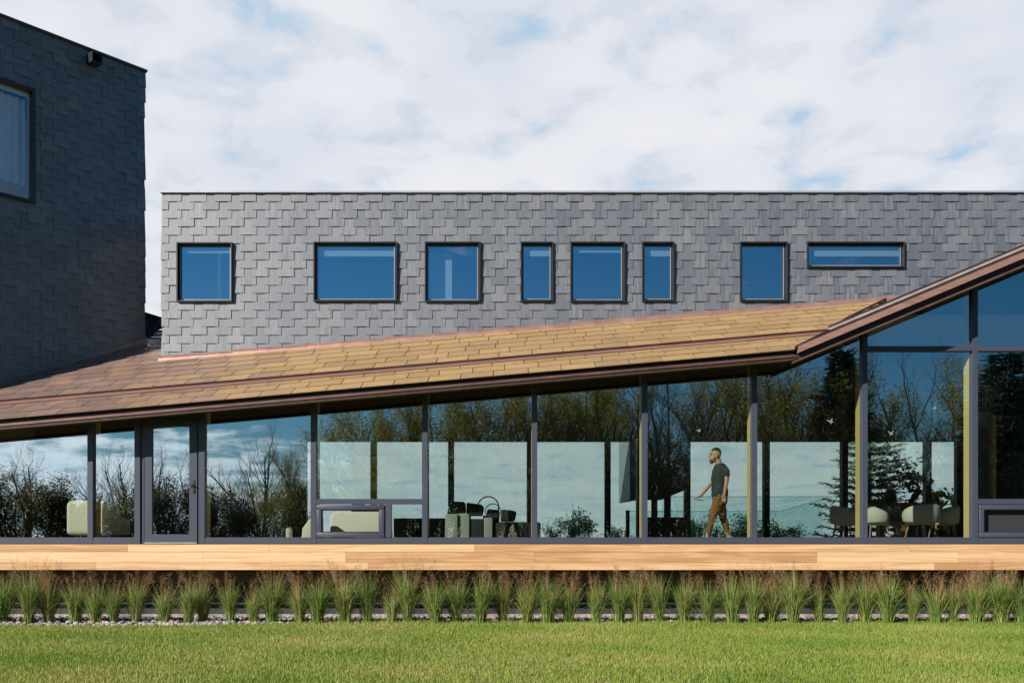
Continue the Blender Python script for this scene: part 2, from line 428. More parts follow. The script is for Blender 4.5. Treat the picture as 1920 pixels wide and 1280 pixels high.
# underlay below the shingles
ul = MB()
for i in range(56):
    x0, x1 = -14+.4*i, -13.6+.4*i
    for t0, t1, lf in ((0, 1.0, 0), (1.0, 3.0, .06)):
        a0, a1, b0, b1 = (min(x0, foldx(t0)), min(x1, foldx(t0)), min(x0, foldx(t1)), min(x1, foldx(t1)))
        if a1-a0 < 1e-4 and b1-b0 < 1e-4: continue
        ul.face([(a0, ZF+t0, roof(a0, t0)+lf), (a1, ZF+t0, roof(a1, t0)+lf), (b1, ZF+t1, roof(b1, t1)+lf), (b0, ZF+t1, roof(b0, t1)+lf)], .2)
ul.build('roof_underlay', M['copper_dark'], house)
sh.build('roof', M['copper_shingle'], house, label='copper shingle roof weathered from purple brown to gold')

# step between the two tiers, gable edge and the eave gutter
st = MB()
for x0, x1 in [(-14+.5*i, -13.5+.5*i) for i in range(41)]:
    x1 = min(x1, foldx(1.0)); 
    if x1 <= x0: continue
    st.hexa([Vector((x0, ZF+1.0, roof(x0, 1)+.0)), Vector((x1, ZF+1.0, roof(x1, 1)+.0)), Vector((x1, ZF+1.06, roof(x1, 1)+.0)), Vector((x0, ZF+1.06, roof(x0, 1)+.0)),
             Vector((x0, ZF+.985, roof(x0, 1)+.055)), Vector((x1, ZF+.985, roof(x1, 1)+.055)), Vector((x1, ZF+1.06, roof(x1, 1)+.07)), Vector((x0, ZF+1.06, roof(x0, 1)+.07))])
st.build('roof_step', M['copper_dark'], house)
st2 = MB()   # pale strip of sheet in front of the step
for x0, x1 in [(-14+.5*i, -13.5+.5*i) for i in range(41)]:
    x1 = min(x1, foldx(.9))
    if x1 <= x0: continue
    st2.face([(x0, ZF+.83, roof(x0, .83)+.030), (x1, ZF+.83, roof(x1, .83)+.030), (x1, ZF+1.0, roof(x1, 1.0)+.034), (x0, ZF+1.0, roof(x0, 1.0)+.034)], .3)
st2.build('step_flashing', M['copper'], house)

def eave_bar(y0, y1, d0, d1, mat, name, xa=-14., xb=FX0):
    m = MB()
    z0a, z0b = roof(xa, 0), roof(xb, 0)
    m.hexa([(xa, y0, z0a-d1), (xb, y0, z0b-d1), (xb, y1, z0b-d1), (xa, y1, z0a-d1), (xa, y0, z0a-d0), (xb, y0, z0b-d0), (xb, y1, z0b-d0), (xa, y1, z0a-d0)])
    return m.build(name, mat, house)
eave_bar(17.30, 17.36, .004, .165, M['copper_dark'], 'fascia_board')
eave_bar(17.17, 17.20, .075, .118, M['copper_gutter'], 'gutter')
eave_bar(17.185, 17.30, .119, .135, M['copper_dark'], 'gutter_base')
eave_bar(17.195, 17.36, .136, .172, M['soffit'], 'eave_trim')
# rake (rising edge at the right)
def rake_bar(y0, y1, d0, d1, mat, name, t=0.0, xa=None, xb=15.5, lift=0.0):
    m = MB(); xa = foldx(t) if xa is None else xa
    za, zb = roof2(xa, t)+lift, roof2(xb, t)+lift
    m.hexa([(xa, y0, za-d1), (xb, y0, zb-d1), (xb, y1, zb-d1), (xa, y1, za-d1), (xa, y0, za-d0), (xb, y0, zb-d0), (xb, y1, zb-d0), (xa, y1, za-d0)])
    return m.build(name, mat, house)
xr = FX0 + .06
rake_bar(17.12, 17.34, -.045, .070, M['copper_rake'], 'rake_fascia', xa=xr)
rake_bar(17.27, 17.34, .072, .178, M['copper_dark'], 'rake_board', xa=xr-.05)
rake_bar(17.19, 17.34, .180, .215, M['copper_gutter'], 'rake_trim', xa=xr-.1)
rake_bar(17.13, 17.36, -.075, -.046, M['copper_dark'], 'rake_cap', xa=xr)
rake_bar(18.16, 18.20, -.105, -.045, M['copper_pale'], 'rake_step', t=1.0, xa=foldx(1)-.02)
rake_bar(18.15, 18.22, -.135, -.106, M['copper_dark'], 'rake_step_cap', t=1.0, xa=foldx(1)-.02)
m = MB()
xb = 15.5
for t0, t1, lf in ((0., 1., .03), (1., 3., .05)):
    m.face([(foldx(t0), ZF+t0, roof(foldx(t0), t0)+lf), (xb, ZF+t0, roof2(xb, t0)+lf), (xb, ZF+t1, roof2(xb, t1)+lf), (foldx(t1), ZF+t1, roof(foldx(t1), t1)+lf)], .3)
m.build('gable_roof', M['copper_dark'], house)
# valley trim along the fold
v1 = MB()
v1.tube([Vector((foldx(t)+.01, ZF+t, roof(foldx(t), t)+.06+(.06 if t > 1 else 0))) for t in (0, .5, 1.0, 1.5, 2, 2.5, 3.0)], .022, 5)
v1.build('fold_trim', M['copper_dark'], house)

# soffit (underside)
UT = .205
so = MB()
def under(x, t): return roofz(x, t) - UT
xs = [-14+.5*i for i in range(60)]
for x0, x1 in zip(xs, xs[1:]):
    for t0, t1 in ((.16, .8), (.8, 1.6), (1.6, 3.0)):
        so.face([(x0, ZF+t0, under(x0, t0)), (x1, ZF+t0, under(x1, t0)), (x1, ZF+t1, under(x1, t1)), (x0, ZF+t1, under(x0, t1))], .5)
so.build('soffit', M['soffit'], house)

# ---- slate walls
def slate_wall(mb, origin, u, n, s0, s1, h0, h1, holes, period, course, seed, swid=.66, smax=None, phase=0.0, floor_fn=None):
    """origin: point at s=0,h=0; u: unit along; n: unit outwards"""
    rs = random.Random(seed); half = period/2; w = period*swid
    ob = .033; ln = course*3
    k = 0; hb = h1 - course
    while hb > h0 - course*3:
        s = s0 - period + (k % 2)*half + phase
        while s < s1 + period:
            a = s + rs.uniform(-.006, .006); b = a + w + rs.uniform(-.006, .006)
            hbb = hb + rs.uniform(-.004, .004)
            lim = s1 + rs.uniform(.0, .035)
            rects = [(max(a, s0 - rs.uniform(.0, .035)), min(b, lim), hbb, min(hbb+ln, h1))]
            for (q0, q1, r0, r1) in holes:
                out = []
                for (x0, x1, y0, y1) in rects:
                    if x1 <= q0 or x0 >= q1 or y1 <= r0 or y0 >= r1: out.append((x0, x1, y0, y1)); continue
                    if x0 < q0: out.append((x0, q0, y0, y1))
                    if x1 > q1: out.append((q1, x1, y0, y1))
                    c0, c1 = max(x0, q0), min(x1, q1)
                    if y0 < r0: out.append((c0, c1, y0, r0))
                    if y1 > r1: out.append((c0, c1, r1, y1))
                rects = out
            rnd = min(max(rs.gauss(.5, .24), 0), 1); obk = ob + rs.uniform(-.003, .004)
            for (x0, x1, y0, y1) in rects:
                if floor_fn is not None: y0 = max(y0, floor_fn((x0+x1)/2))
                if x1-x0 < .012 or y1-y0 < .012: continue
                def pt(ss, hh, back=False):
                    o = obk*(1-(hh-hbb)/ln) - (.014 if back else 0)
                    return origin + u*ss + Vector((0, 0, hh)) + n*o
                A, B, C, D = pt(x0, y0), pt(x1, y0), pt(x1, y1), pt(x0, y1)
                A2, B2, C2, D2 = pt(x0, y0, 1), pt(x1, y0, 1), pt(x1, y1, 1), pt(x0, y1, 1)
                mb.face([A, B, C, D], rnd); mb.face([A2, B2, B, A], rnd); mb.face([B, B2, C2, C], rnd); mb.face([A2, A, D, D2], rnd)
            s += period
        hb -= course; k += 1

WINS = [(333,456,437,567,'tall'), (589,455,745,566,'b'), (797,455,901,567,'d'), (976,455,1037,566,'b'), (1069,455,1171,567,''), (1203,455,1263,566,'b'), (1386,455,1475,566,'p'), (1511,455,1694,503,'b')]
XL = PX(305, ZB); XR = 15.0
HT = PZ(363, ZB); HB = 3.6
holes = [(PX(a, ZB), PX(c, ZB), PZ(d, ZB), PZ(b, ZB)) for a, b, c, d, _ in WINS]
up = MB()
course = 15.6/F*ZB; period = 47.0/F*ZB
slate_wall(up, Vector((0, ZB, 0)), Vector((1, 0, 0)), Vector((0, -1, 0)), XL, XR, HB, HT, holes, period, course, 5, phase=.05, floor_fn=lambda x: roofz(x, 3.0)-.12)
def wall_panels(mb, x0, x1, z0, z1, y0, y1, holes, rnd=.1):
    """wall slab with rectangular openings"""
    cx = sorted(set([x0, x1] + [x0+k for k in range(1, int(x1-x0))] + [h[0] for h in holes] + [h[1] for h in holes])); cz = sorted(set([z0, z1] + [h[2] for h in holes] + [h[3] for h in holes]))
    for a, b in zip(cx, cx[1:]):
        runs = []
        for c, d in zip(cz, cz[1:]):
            mx, mz = (a+b)/2, (c+d)/2
            if any(h[0] < mx < h[1] and h[2] < mz < h[3] for h in holes): continue
            if runs and abs(runs[-1][1]-c) < 1e-6: runs[-1][1] = d
            else: runs.append([c, d])
        for c, d in runs: mb.box(a, b, y0, y1, max(c, roofz(a, 3.0)-.12), d, rnd)
wall_panels(up, XL+.02, XR, HB, HT-.01, ZB+.003, ZB+.2, holes)
# returning end walls of the upper floor
up.box(XL+.02, XL+.2, ZB+.2, 23.7, 5.0, HT-.01, .3)
up.build('upper_wall', M['slate'], house, label='slate clad upper wall of staggered grey slates')
cp = MB(); cp.box(XL-.03, XR, ZB-.07, ZB+.25, HT, HT+.035); cp.box(XL-.035, XL+.25, ZB+.25, 23.7, HT, HT+.035)
cp.build('wall_coping', M['coping'], house)
fr_ = MB(); fr_.box(XL+.2, XR, ZB+.2, 23.7, HT-.12, HT-.02); fr_.build('flat_roof', M['dark_wall'], house)
# flashing along the foot of the upper wall
fl = MB(); rf = random.Random(9)
x = XL-.05
while x < PX(1665, ZB):
    w = .52; x1 = x+w
    z0, z1 = roof(x, 3), roof(x1, 3); j = rf.uniform(-.006, .008)
    fl.hexa([(x, ZB-.13, z0+.015), (x1+.02, ZB-.13, z1+.015), (x1+.02, ZB-.05, z1+.03), (x, ZB-.05, z0+.03),
             (x, ZB-.12, z0+.075+j), (x1+.02, ZB-.12, z1+.065+j), (x1+.02, ZB-.045, z1+.13+j), (x, ZB-.045, z0+.145+j)], rf.random())
    x = x1
fl.build('wall_flashing', M['copper_bright'], house)

# upper windows
for i, (a, b, c, d, kind) in enumerate(WINS):
    x0, x1, z0, z1 = PX(a, ZB), PX(c, ZB), PZ(d, ZB), PZ(b, ZB)
    m = MB(); t = .024
    yo, yi = ZB-.085, ZB+.14
    m.box(x0, x1, yo, yi, z1-t, z1); m.box(x0, x1, yo, yi, z0, z0+t); m.box(x0, x0+t, yo, yi, z0+t, z1-t); m.box(x1-t, x1, yo, yi, z0+t, z1-t)
    w = m.build('window', M['frame_dark'], house)
    s = .040; m = MB()
    X0, X1, Z0, Z1 = x0+t+.002, x1-t-.002, z0+t+.002, z1-t-.002
    ya, yb = ZB+.015, ZB+.09
    m.box(X0, X1, ya, yb, Z1-s, Z1); m.box(X0, X1, ya, yb, Z0, Z0+s); m.box(X0, X0+s, ya, yb, Z0+s, Z1-s); m.box(X1-s, X1, ya, yb, Z0+s, Z1-s)
    m.build('sash', M['frame_dark'], w)
    m = MB(); e = s-.01
    m.box(X0+e, X0+e+.012, ya-.006, ya-.001, Z0+e, Z1-e); m.box(X1-e-.014, X1-e, ya-.006, ya-.001, Z0+e, Z1-e); m.box(X0+e+.012, X1-e-.014, ya-.006, ya-.001, Z0+e, Z0+e+.012)
    m.build('glazing_bead', M['coping'], w)
    m = MB(); m.face([(X0+s, ya+.03, Z0+s), (X1-s, ya+.03, Z0+s), (X1-s, ya+.03, Z1-s), (X0+s, ya+.03, Z1-s)]); m.build('pane', M['glass_upper'], w)
    if kind in ('b', 'tall') or kind == '':
        hb = .20 if kind == 'b' else .12
        m = MB(); m.box(X0+s-.02, X1-s+.02, ya+.060, ya+.066, Z1-s-hb, Z1-s); m.box(X0+s-.02, X1-s+.02, ya+.068, ya+.10, Z1-s-hb*.45, Z1-s)
        m.build('roller_blind', M['blind'], w)
    if kind == 'd':
        xm = X0 + (X1-X0)*.47
        m = MB(); m.box(X0+.02, xm, ZB+.26, ZB+.30, Z0-.1, Z1-.12); m.build('inner_door', M['blind'], w)
    if kind == 'p':
        m = MB()
        for k in range(9):
            a0 = R(60+k*12); bx = X0+.12
            pts = [Vector((bx+.5*q*math.cos(a0)*.9, ZB+.30+.06*math.sin(k), Z0+.1+.62*q*math.sin(a0)-.25*q*q)) for q in (0, .25, .5, .75, 1)]
            m.tube(pts, [.008, .03, .035, .025, .004], 4)
        m.build('indoor_plant', M['blind'], w)
# rooms behind the upper windows
rm = MB(); rz0, rz1 = 6.25, HT-.2
rm.box(XL+.25, XR, 23.4, 23.5, rz0, rz1); rm.box(XL+.25, XR, ZB+.25, 23.4, rz0-.1, rz0)
rm.box(XL+.25, XR, ZB+.25, 23.4, rz1, rz1+.06)
for px in (500, 770, 940, 1190, 1330): rm.box(PX(px, ZB)-.05, PX(px, ZB)+.05, ZB+.22, 23.4, rz0, rz1)
rm.build('upper_room', M['room_wall'], house)

# ---- tower
TP0, TP1 = P(0, 1012, 19.54), P(270, 1012, 21.85)
tu = Vector((TP1.x-TP0.x, TP1.y-TP0.y, 0)); tlen = tu.length; tu.normalize(); tn = Vector((tu.y, -tu.x, 0))
TO = Vector((TP0.x, TP0.y, 0)); TH = 12.085
def s_at(px):   # length along tower wall at photo column px
    k = (px-960)/F; # (TO.x+tu.x s) = k (TO.y + tu.y s)
    return (k*TO.y - TO.x)/(tu.x - k*tu.y)
wz0, wz1 = PZ(384, 20.04), PZ(171, 20.04)
sw1 = s_at(63); thole = [(-2.2, sw1, wz0, wz1)]
tw = MB()
slate_wall(tw, TO, tu, tn, -6.0, tlen, 3.4, TH, thole, period, course, 21, phase=.2, floor_fn=lambda s_: roof(TO.x+tu.x*s_, TO.y+tu.y*s_-ZF)-.12)
def tq(s, h, o=0.0): return TO + tu*s + Vector((0, 0, h)) + tn*o
def tbox(mb, s0, s1, h0, h1, o0, o1, rnd=.3):
    mb.hexa([tq(s0, h0, o0), tq(s1, h0, o0), tq(s1, h0, o1), tq(s0, h0, o1), tq(s0, h1, o0), tq(s1, h1, o0), tq(s1, h1, o1), tq(s0, h1, o1)], rnd)
tbox(tw, -6, -2.2, 3.0, TH-.01, -.25, -.004); tbox(tw, sw1, tlen-.01, 4.55, TH-.01, -.25, -.004)
tbox(tw, -2.2, sw1, 3.0, wz0, -.25, -.004); tbox(tw, -2.2, sw1, wz1, TH-.01, -.25, -.004)
tbox(tw, tlen-.27, tlen-.01, 5.3, TH-.01, -6, -.25)
tbox(tw, -6, tlen-.01, 3.0, TH-.01, -6.2, -6.0)
tw.build('tower_wall', M['slate'], house, label='dark slate wall of the taller tower in shade')
m = MB(); tbox(m, -6.1, tlen+.05, TH, TH+.05, -.3, .07); tbox(m, tlen-.3, tlen+.05, TH, TH+.05, -6.2, -.3); m.build('tower_coping', M['frame'], house)
m = MB(); tbox(m, -6, tlen-.27, TH-.2, TH-.1, -6, -.25); m.build('tower_roof', M['dark_wall'], house)
# box scupper under the coping
sc0, sc1 = s_at(161), s_at(180); zc = 19.54+ (21.85-19.54)*.63
m = MB(); hz = PZ(124, 20.9); hz1 = PZ(106, 20.9)
tt = .02
tbox(m, sc0, sc1, hz1-tt, hz1, -.0, .30); tbox(m, sc0, sc1, hz, hz+tt, 0, .30); tbox(m, sc0, sc0+tt, hz+tt, hz1-tt, 0, .30); tbox(m, sc1-tt, sc1, hz+tt, hz1-tt, 0, .30)
tbox(m, sc0+tt, sc1-tt, hz+tt, hz1-tt, .02, .04)
m.build('scupper', M['frame_dark'], house)
# tower window
m = MB(); t = .06
tbox(m, -2.2, sw1, wz1-t, wz1, -.2, .10); tbox(m, -2.2, sw1, wz0, wz0+t, -.2, .10); tbox(m, sw1-t, sw1, wz0+t, wz1-t, -.2, .10); tbox(m, -2.2, -2.2+t, wz0+t, wz1-t, -.2, .10)
w = m.build('window', M['frame_dark'], house, label='large tower window at the left edge')
m = MB(); m.face([tq(-2.2+t, wz0+t, -.02), tq(sw1-t, wz0+t, -.02), tq(sw1-t, wz1-t, -.02), tq(-2.2+t, wz1-t, -.02)]); m.build('pane', M['glass_tower'], w)
m = MB(); tbox(m, -2.2+t, sw1-t, wz1-t-.10, wz1-t, -.06, -.045); tbox(m, sw1-t-.05, sw1-t, wz0+t, wz1-t-.1, -.06, -.045); m.build('inner_sash', M['blind'], w)
m = MB()
for k in range(16): tbox(m, -2.0+k*.17, -1.955+k*.17, wz0-.1, wz1-.3, -2.04, -2.0)
m.build('slat_screen', M['room_wall'], w)
m = MB(); n_ = 120
for k in range(n_):
    sa, sb_ = -2.1+(sw1+2.0)*k/n_, -2.1+(sw1+2.0)*(k+1)/n_
    oa, ob_ = -.20+.03*math.sin(k*.9), -.20+.03*math.sin((k+1)*.9)
    m.face([tq(sa, wz0+.42, oa), tq(sb_, wz0+.42, ob_), tq(sb_, wz1-t-.1, ob_), tq(sa, wz1-t-.1, oa)])
m.build('sky_reflection_sheet', M['sky_sheet'], w, True)  # added wavy sheet, stands in for the pale sky reflection on the pane
m = MB(); tbox(m, -6, tlen-.4, wz0-.2, TH-.3, -3.9, -3.8); tbox(m, -6, tlen-.4, wz0-.3, wz0-.2, -3.9, -.26); m.build('tower_room', M['room_wall'], house)
# copper flashing along the tower foot
m = MB(); ss = [-4+.4*i for i in range(int((tlen+4)/.4)+2)]
for s0, s1 in zip(ss, ss[1:]):
    s1 = min(s1, tlen+.02)
    if s1 <= s0: break
    def rb(s, o):
        p = tq(s, 0, o); return roof(p.x, p.y-ZF)+.07
    pts = []
    for dz in (0, 1):
        for s_, o_ in ((s0, .03), (s1, .03), (s1, .12-.06*dz), (s0, .12-.06*dz)):
            p = tq(s_, 0, o_); p.z = roof(p.x, p.y-ZF)+.055+dz*.10; pts.append(p)
    m.hexa(pts)
m.build('tower_flashing', M['copper_bright'], house)
# small slate roof behind, between tower and upper floor
m = MB(); q = random.Random(4)
A, B = P(262, 586, 23.8), P(312, 602, 23.8)
A = A + Vector((-.9, 0, .27)); C = P(262, 660, 22.4) + Vector((-.9, 0, 0)); D = P(320, 610, 22.6)
for k in range(8):
    f0, f1 = k/8, (k+1)/8
    def lp(a, b, f): return a + (b-a)*f
    a0, b0, a1, b1 = lp(A, C, f0), lp(B, D, f0), lp(A, C, f1), lp(B, D, f1)
    up_ = Vector((0, -.02, .03))
    m.face([a1+up_, b1+up_, b0, a0], q.random()); m.face([a1+up_, a1, b1, b1+up_], q.random())
m.build('rear_roof', M['slate'], house, label='small slate roof between tower and upper floor')
m = MB(); m.tube([A+Vector((0, 0, .02)), B+Vector((0, 0, .02))], .045, 6); m.build('roof_ridge', M['frame'], house)
m = MB(); m.hexa([P(268, 642, 22.3), P(276, 642, 22.3), P(312, 598, 22.5), P(302, 598, 22.5)] + [p+Vector((0, -.03, .03)) for p in (P(268, 642, 22.3), P(276, 642, 22.3), P(312, 598, 22.5), P(302, 598, 22.5))]); m.build('roof_valley', M['frame'], house)

# ---- glazed front
ZB0 = PZ(1018.5, GZ); ZS = PZ(1008, GZ)
MUL = [172, 589, 797, 1002, 1208, 1413, 1619, 1825, 2031, 2237]
LM = [-34]
def gtop(x): return under(x, .8)
def mullion(px, w=.1, y0=GZ-.075, y1=GZ+.06, z0=ZB0, name='mullion'):
    x = PX(px, GZ); m = MB(); a, b = x-w/2, x+w/2
    m.hexa([(a, y0, z0), (b, y0, z0), (b, y1, z0), (a, y1, z0), (a, y0, under(a, y0-ZF)+.03), (b, y0, under(b, y0-ZF)+.03), (b, y1, under(b, y1-ZF)+.03), (a, y1, under(a, y1-ZF)+.03)])
    return m.build(name, M['frame'], house)
for px in LM + MUL: mullion(px)
for px in (260, 380.5): mullion(px, .105)
for px in (268.5, 373): mullion(px, .06, GZ-.045, GZ+.06, name='door_frame')
# sill rails between mullions
edges = [-34, 172, 260, 380.5, 589, 797, 1002, 1208, 1413, 1619, 1825, 2031, 2237]
for i, (a, b) in enumerate(zip(edges, edges[1:])):
    if a == 260: continue
    x0, x1 = PX(a, GZ)+.05, PX(b, GZ)-.05
    m = MB(); m.box(x0, x1, GZ-.07, GZ+.05, ZB0, ZS); m.box(x0, x1, GZ-.055, GZ+.05, ZS, ZS+.012); m.build('sill_rail', M['frame'], house)
m = MB(); m.box(-14, 14, GZ-.05, GZ+.05, DECKZ-.03, ZB0-.003); m.build('sill_base', M['frame_dark'], house)
# panes
def pane(xa, xb, za, zb=None, y=GZ, label=None, mat='glass'):
    m = MB()
    if zb is None:
        xs = [xa]; fx = foldx(.8)
        if xa < fx < xb: xs.append(fx)
        xs.append(xb)
        m.face([(xa, y, za), (xb, y, za)] + [(x, y, gtop(x)+.02) for x in reversed(xs)])
    else: m.face([(xa, y, za), (xb, y, za), (xb, y, zb), (xa, y, zb)])
    return m.build('glass_pane', M[mat], house, label=label)
H0, H1 = PZ(945, GZ), PZ(935, GZ)
T0, T1 = PZ(659, GZ), PZ(650, GZ)
PANES = {}
for i, (a, b) in enumerate(zip(edges, edges[1:])):
    if a == 260: continue
    x0, x1 = PX(a, GZ)+.05, PX(b, GZ)-.05
    if a in (589, 1825):
        m = MB(); m.box(x0, x1, GZ-.07, GZ+.05, H0, H1); m.build('transom', M['frame'], house)
    zb0 = H1 if a in (589, 1825) else ZS+.01
    if a >= 1619:
        m = MB(); m.box(x0, x1, GZ-.07, GZ+.05, T0, T1); m.build('transom', M['frame'], house)
        PANES[a] = pane(x0, x1, zb0, T0); pane(x0, x1, T1)
    else: PANES[a] = pane(x0, x1, zb0)
# awning windows in the lower bays
def awning(ax0, ax1, dark=False):
    x0, x1 = PX(ax0, GZ), PX(ax1, GZ); z0, z1 = ZS+.014, H0-.012
    m = MB(); t = .09; y0, y1 = GZ-.095, GZ+.03
    m.box(x0, x1, y0, y1, z1-t, z1); m.box(x0, x1, y0, y1, z0, z0+t); m.box(x0, x0+t, y0, y1, z0+t, z1-t); m.box(x1-t, x1, y0, y1, z0+t, z1-t)
    w = m.build('awning_window', M['frame'], house); bevel(w, .006, 2)
    m = MB(); e = .016
    m.box(x0+t, x1-t, GZ-.06, GZ-.02, z1-t-e, z1-t); m.box(x0+t, x1-t, GZ-.06, GZ-.02, z0+t, z0+t+e); m.box(x0+t, x0+t+e, GZ-.06, GZ-.02, z0+t+e, z1-t-e); m.box(x1-t-e, x1-t, GZ-.06, GZ-.02, z0+t+e, z1-t-e)
    m.build('glazing_bead', M['frame_dark'], w)
    m = MB(); m.face([(x0+t+e, GZ-.03, z0+t+e), (x1-t-e, GZ-.03, z0+t+e), (x1-t-e, GZ-.03, z1-t-e), (x0+t+e, GZ-.03, z1-t-e)]); m.build('pane', M['glass_awning'], w)
    if dark:
        m = MB(); m.box(x0+t, x1-t, GZ+.04, GZ+.046, z0+t, z1-t); m.build('insect_screen', M['screen'], w)
M['glass_awning'] = mat_glass('awning_glass', .10, (.66, .70, .70), wave=0)
awning(595.5, 721.5)
xm0, xm1 = PX(722.5, GZ), PX(734.5, GZ)
m = MB(); m.box(xm0, xm1, GZ-.07, GZ+.05, ZS+.012, H0); m.build('transom_post', M['frame'], house)
pane(xm1, PX(797, GZ)-.05, ZS+.012, H0)
awning(1832, 1958, True)
m = MB(); m.box(PX(1959, GZ), PX(1971, GZ), GZ-.07, GZ+.05, ZS+.012, H0); m.build('transom_post', M['frame'], house)
pane(PX(1971, GZ), PX(2031, GZ)-.05, ZS+.012, H0)

# door
dx0, dx1 = PX(273.5, GZ), PX(371.5, GZ); dz0, dz1 = PZ(1016, GZ), PZ(787, GZ)
gx0, gx1, gz0, gz1 = PX(287, GZ), PX(357, GZ), PZ(1001, GZ), PZ(800, GZ)
m = MB(); y0, y1 = GZ-.065, GZ+.01
m.box(dx0, gx0, y0, y1, dz0, dz1); m.box(gx1, dx1, y0, y1, dz0, dz1); m.box(gx0, gx1, y0, y1, dz0, gz0); m.box(gx0, gx1, y0, y1, gz1, dz1)
door = m.build('door', M['frame'], house)
m = MB(); m.face([(gx0, GZ-.02, gz0), (gx1, GZ-.02, gz0), (gx1, GZ-.02, gz1), (gx0, GZ-.02, gz1)]); m.build('pane', M['glass'], door)
hx = PX(365.5, GZ); hz = PZ(910, GZ)
m = MB(); m.box(hx-.018, hx+.018, y0-.012, y0, PZ(925, GZ), PZ(900, GZ))
m.tube([(hx, y0-.012, hz), (hx, y0-.055, hz), (hx-.02, y0-.06, hz+.003), (hx-.07, y0-.06, hz+.012), (hx-.115, y0-.058, hz+.012)], .010, 8)
m.tube([(hx, y0-.012, hz-.095), (hx, y0-.03, hz-.095)], .012, 8)
m.build('handle', M['black'], door, smooth=False)
m = MB(); m.box(dx0, dx1, GZ-.09, GZ+.03, PZ(1018.2, GZ), dz0-.002); m.build('threshold', M['steel'], house)
# head frame over the door: dark panel filling up to the soffit
m = MB(); m.hexa([(dx0-.01, GZ-.05, dz1+.004), (dx1+.01, GZ-.05, dz1+.004), (dx1+.01, GZ+.02, dz1+.004), (dx0-.01, GZ+.02, dz1+.004), (dx0-.01, GZ-.05, gtop(dx0)), (dx1+.01, GZ-.05, gtop(dx1)), (dx1+.01, GZ+.02, gtop(dx1)), (dx0-.01, GZ+.02, gtop(dx0))])
m.build('door_head', M['frame'], house)
# timber posts behind the mullions and rafters in line with them
for px in LM + [172, 380.5] + MUL[1:]:
    x = PX(px, GZ); m = MB(); m.hexa([(x-.055, GZ+.065, FLOOR), (x+.055, GZ+.065, FLOOR), (x+.055, GZ+.275, FLOOR), (x-.055, GZ+.275, FLOOR)] + [(xx, yy, under(xx, yy-ZF)-.002) for xx, yy in ((x-.055, GZ+.065), (x+.055, GZ+.065), (x+.055, GZ+.275), (x-.055, GZ+.275))], rng.random())
    m.build('timber_post', M['post'], house)
    CEIL = 5.25
    m = MB(); pts = []
    y0, y1 = GZ+.28, GZ+2.1
    for dz in (.34, .004):
        for xx, yy in ((x-.055, y0), (x+.055, y0), (x+.055, y1), (x-.055, y1)): pts.append((xx, yy, under(xx, yy-ZF)-dz))
    m.hexa(pts, rng.random()); m.build('rafter', M['rafter'], house)
m = MB(); ex0, ex1 = PX(2237, GZ)+.055, 15.2
m.hexa([(ex0, GZ-.02, 0), (ex1, GZ-.02, 0), (ex1, 25.5, 0), (ex0, 25.5, 0), (ex0, GZ-.02, under(ex0, .8)), (ex1, GZ-.02, under(ex1, .8)), (ex1, 25.5, under(ex1, 3.0)), (ex0, 25.5, under(ex0, 3.0))])
m.build('end_wall', M['slate'], house)
# bird marks on the glass
def bird(px, py, s, rot, a):
    x, z = PX(px, GZ), PZ(py, GZ); m = MB()
    pts = [(-1, .55), (-.35, .35), (0, .1), (.2, .5), (.65, 1.0), (.5, .35), (.45, .05), (.9, -.35), (.35, -.25), (0, -.75), (-.05, -.25), (-.5, .0)]
    c, s_ = math.cos(rot), math.sin(rot)
    poly = [(x+s*(u*c-v*s_), z+s*(u*s_+v*c)) for u, v in pts]
    m.prism(poly, 'y', GZ-.006, GZ-.003); m.build('bird_decal', M['decal'], PANES[a])
bird(1310, 807, .05, .2, 1208); bird(1557, 790, .07, .1, 1413); bird(1670, 812, .065, -.2, 1619); bird(1752, 765, .05, .4, 1619)

# ---- inside
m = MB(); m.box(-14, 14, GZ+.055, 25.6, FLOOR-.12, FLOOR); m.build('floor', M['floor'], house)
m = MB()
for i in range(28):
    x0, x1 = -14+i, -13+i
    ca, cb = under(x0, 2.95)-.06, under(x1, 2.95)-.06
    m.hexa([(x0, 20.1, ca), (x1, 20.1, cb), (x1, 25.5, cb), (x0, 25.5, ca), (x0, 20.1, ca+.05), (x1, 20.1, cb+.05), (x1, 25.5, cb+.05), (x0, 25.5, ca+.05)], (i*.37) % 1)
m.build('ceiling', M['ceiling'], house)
# rear wall with a long run of glass
RH = PZ(827, ZR); RX0 = PX(574, ZR)
m = MB(); m.box(-14, RX0, ZR, ZR+.2, FLOOR, 5.0); m.box(RX0, 14, ZR, ZR+.2, RH, 7.2); m.box(-14, -13.8, GZ+.3, ZR, FLOOR, 4.2); m.box(PX(1836, 24.0), 14, ZR-.02, ZR+.18, FLOOR, RH)
m.build('rear_wall', M['dark_wall'], house)
RM = [701, 846, 993, 1139, 1288, 1436, 1582, 1738]
for px in RM:
    x = PX(px, ZR); m = MB(); m.box(x-.075, x+.075, ZR-.12, ZR+.1, FLOOR, RH-.002); m.build('rear_mullion', M['dark_wall'], house)
re = [574]+RM+[1834]
for a, b in zip(re, re[1:]):
    m = MB(); y = ZR+.05; m.face([(PX(a, ZR)+.07, y, FLOOR), (PX(b, ZR)-.07, y, FLOOR), (PX(b, ZR)-.07, y, RH), (PX(a, ZR)+.07, y, RH)]); m.build('rear_pane', M['glass_rear'], house)
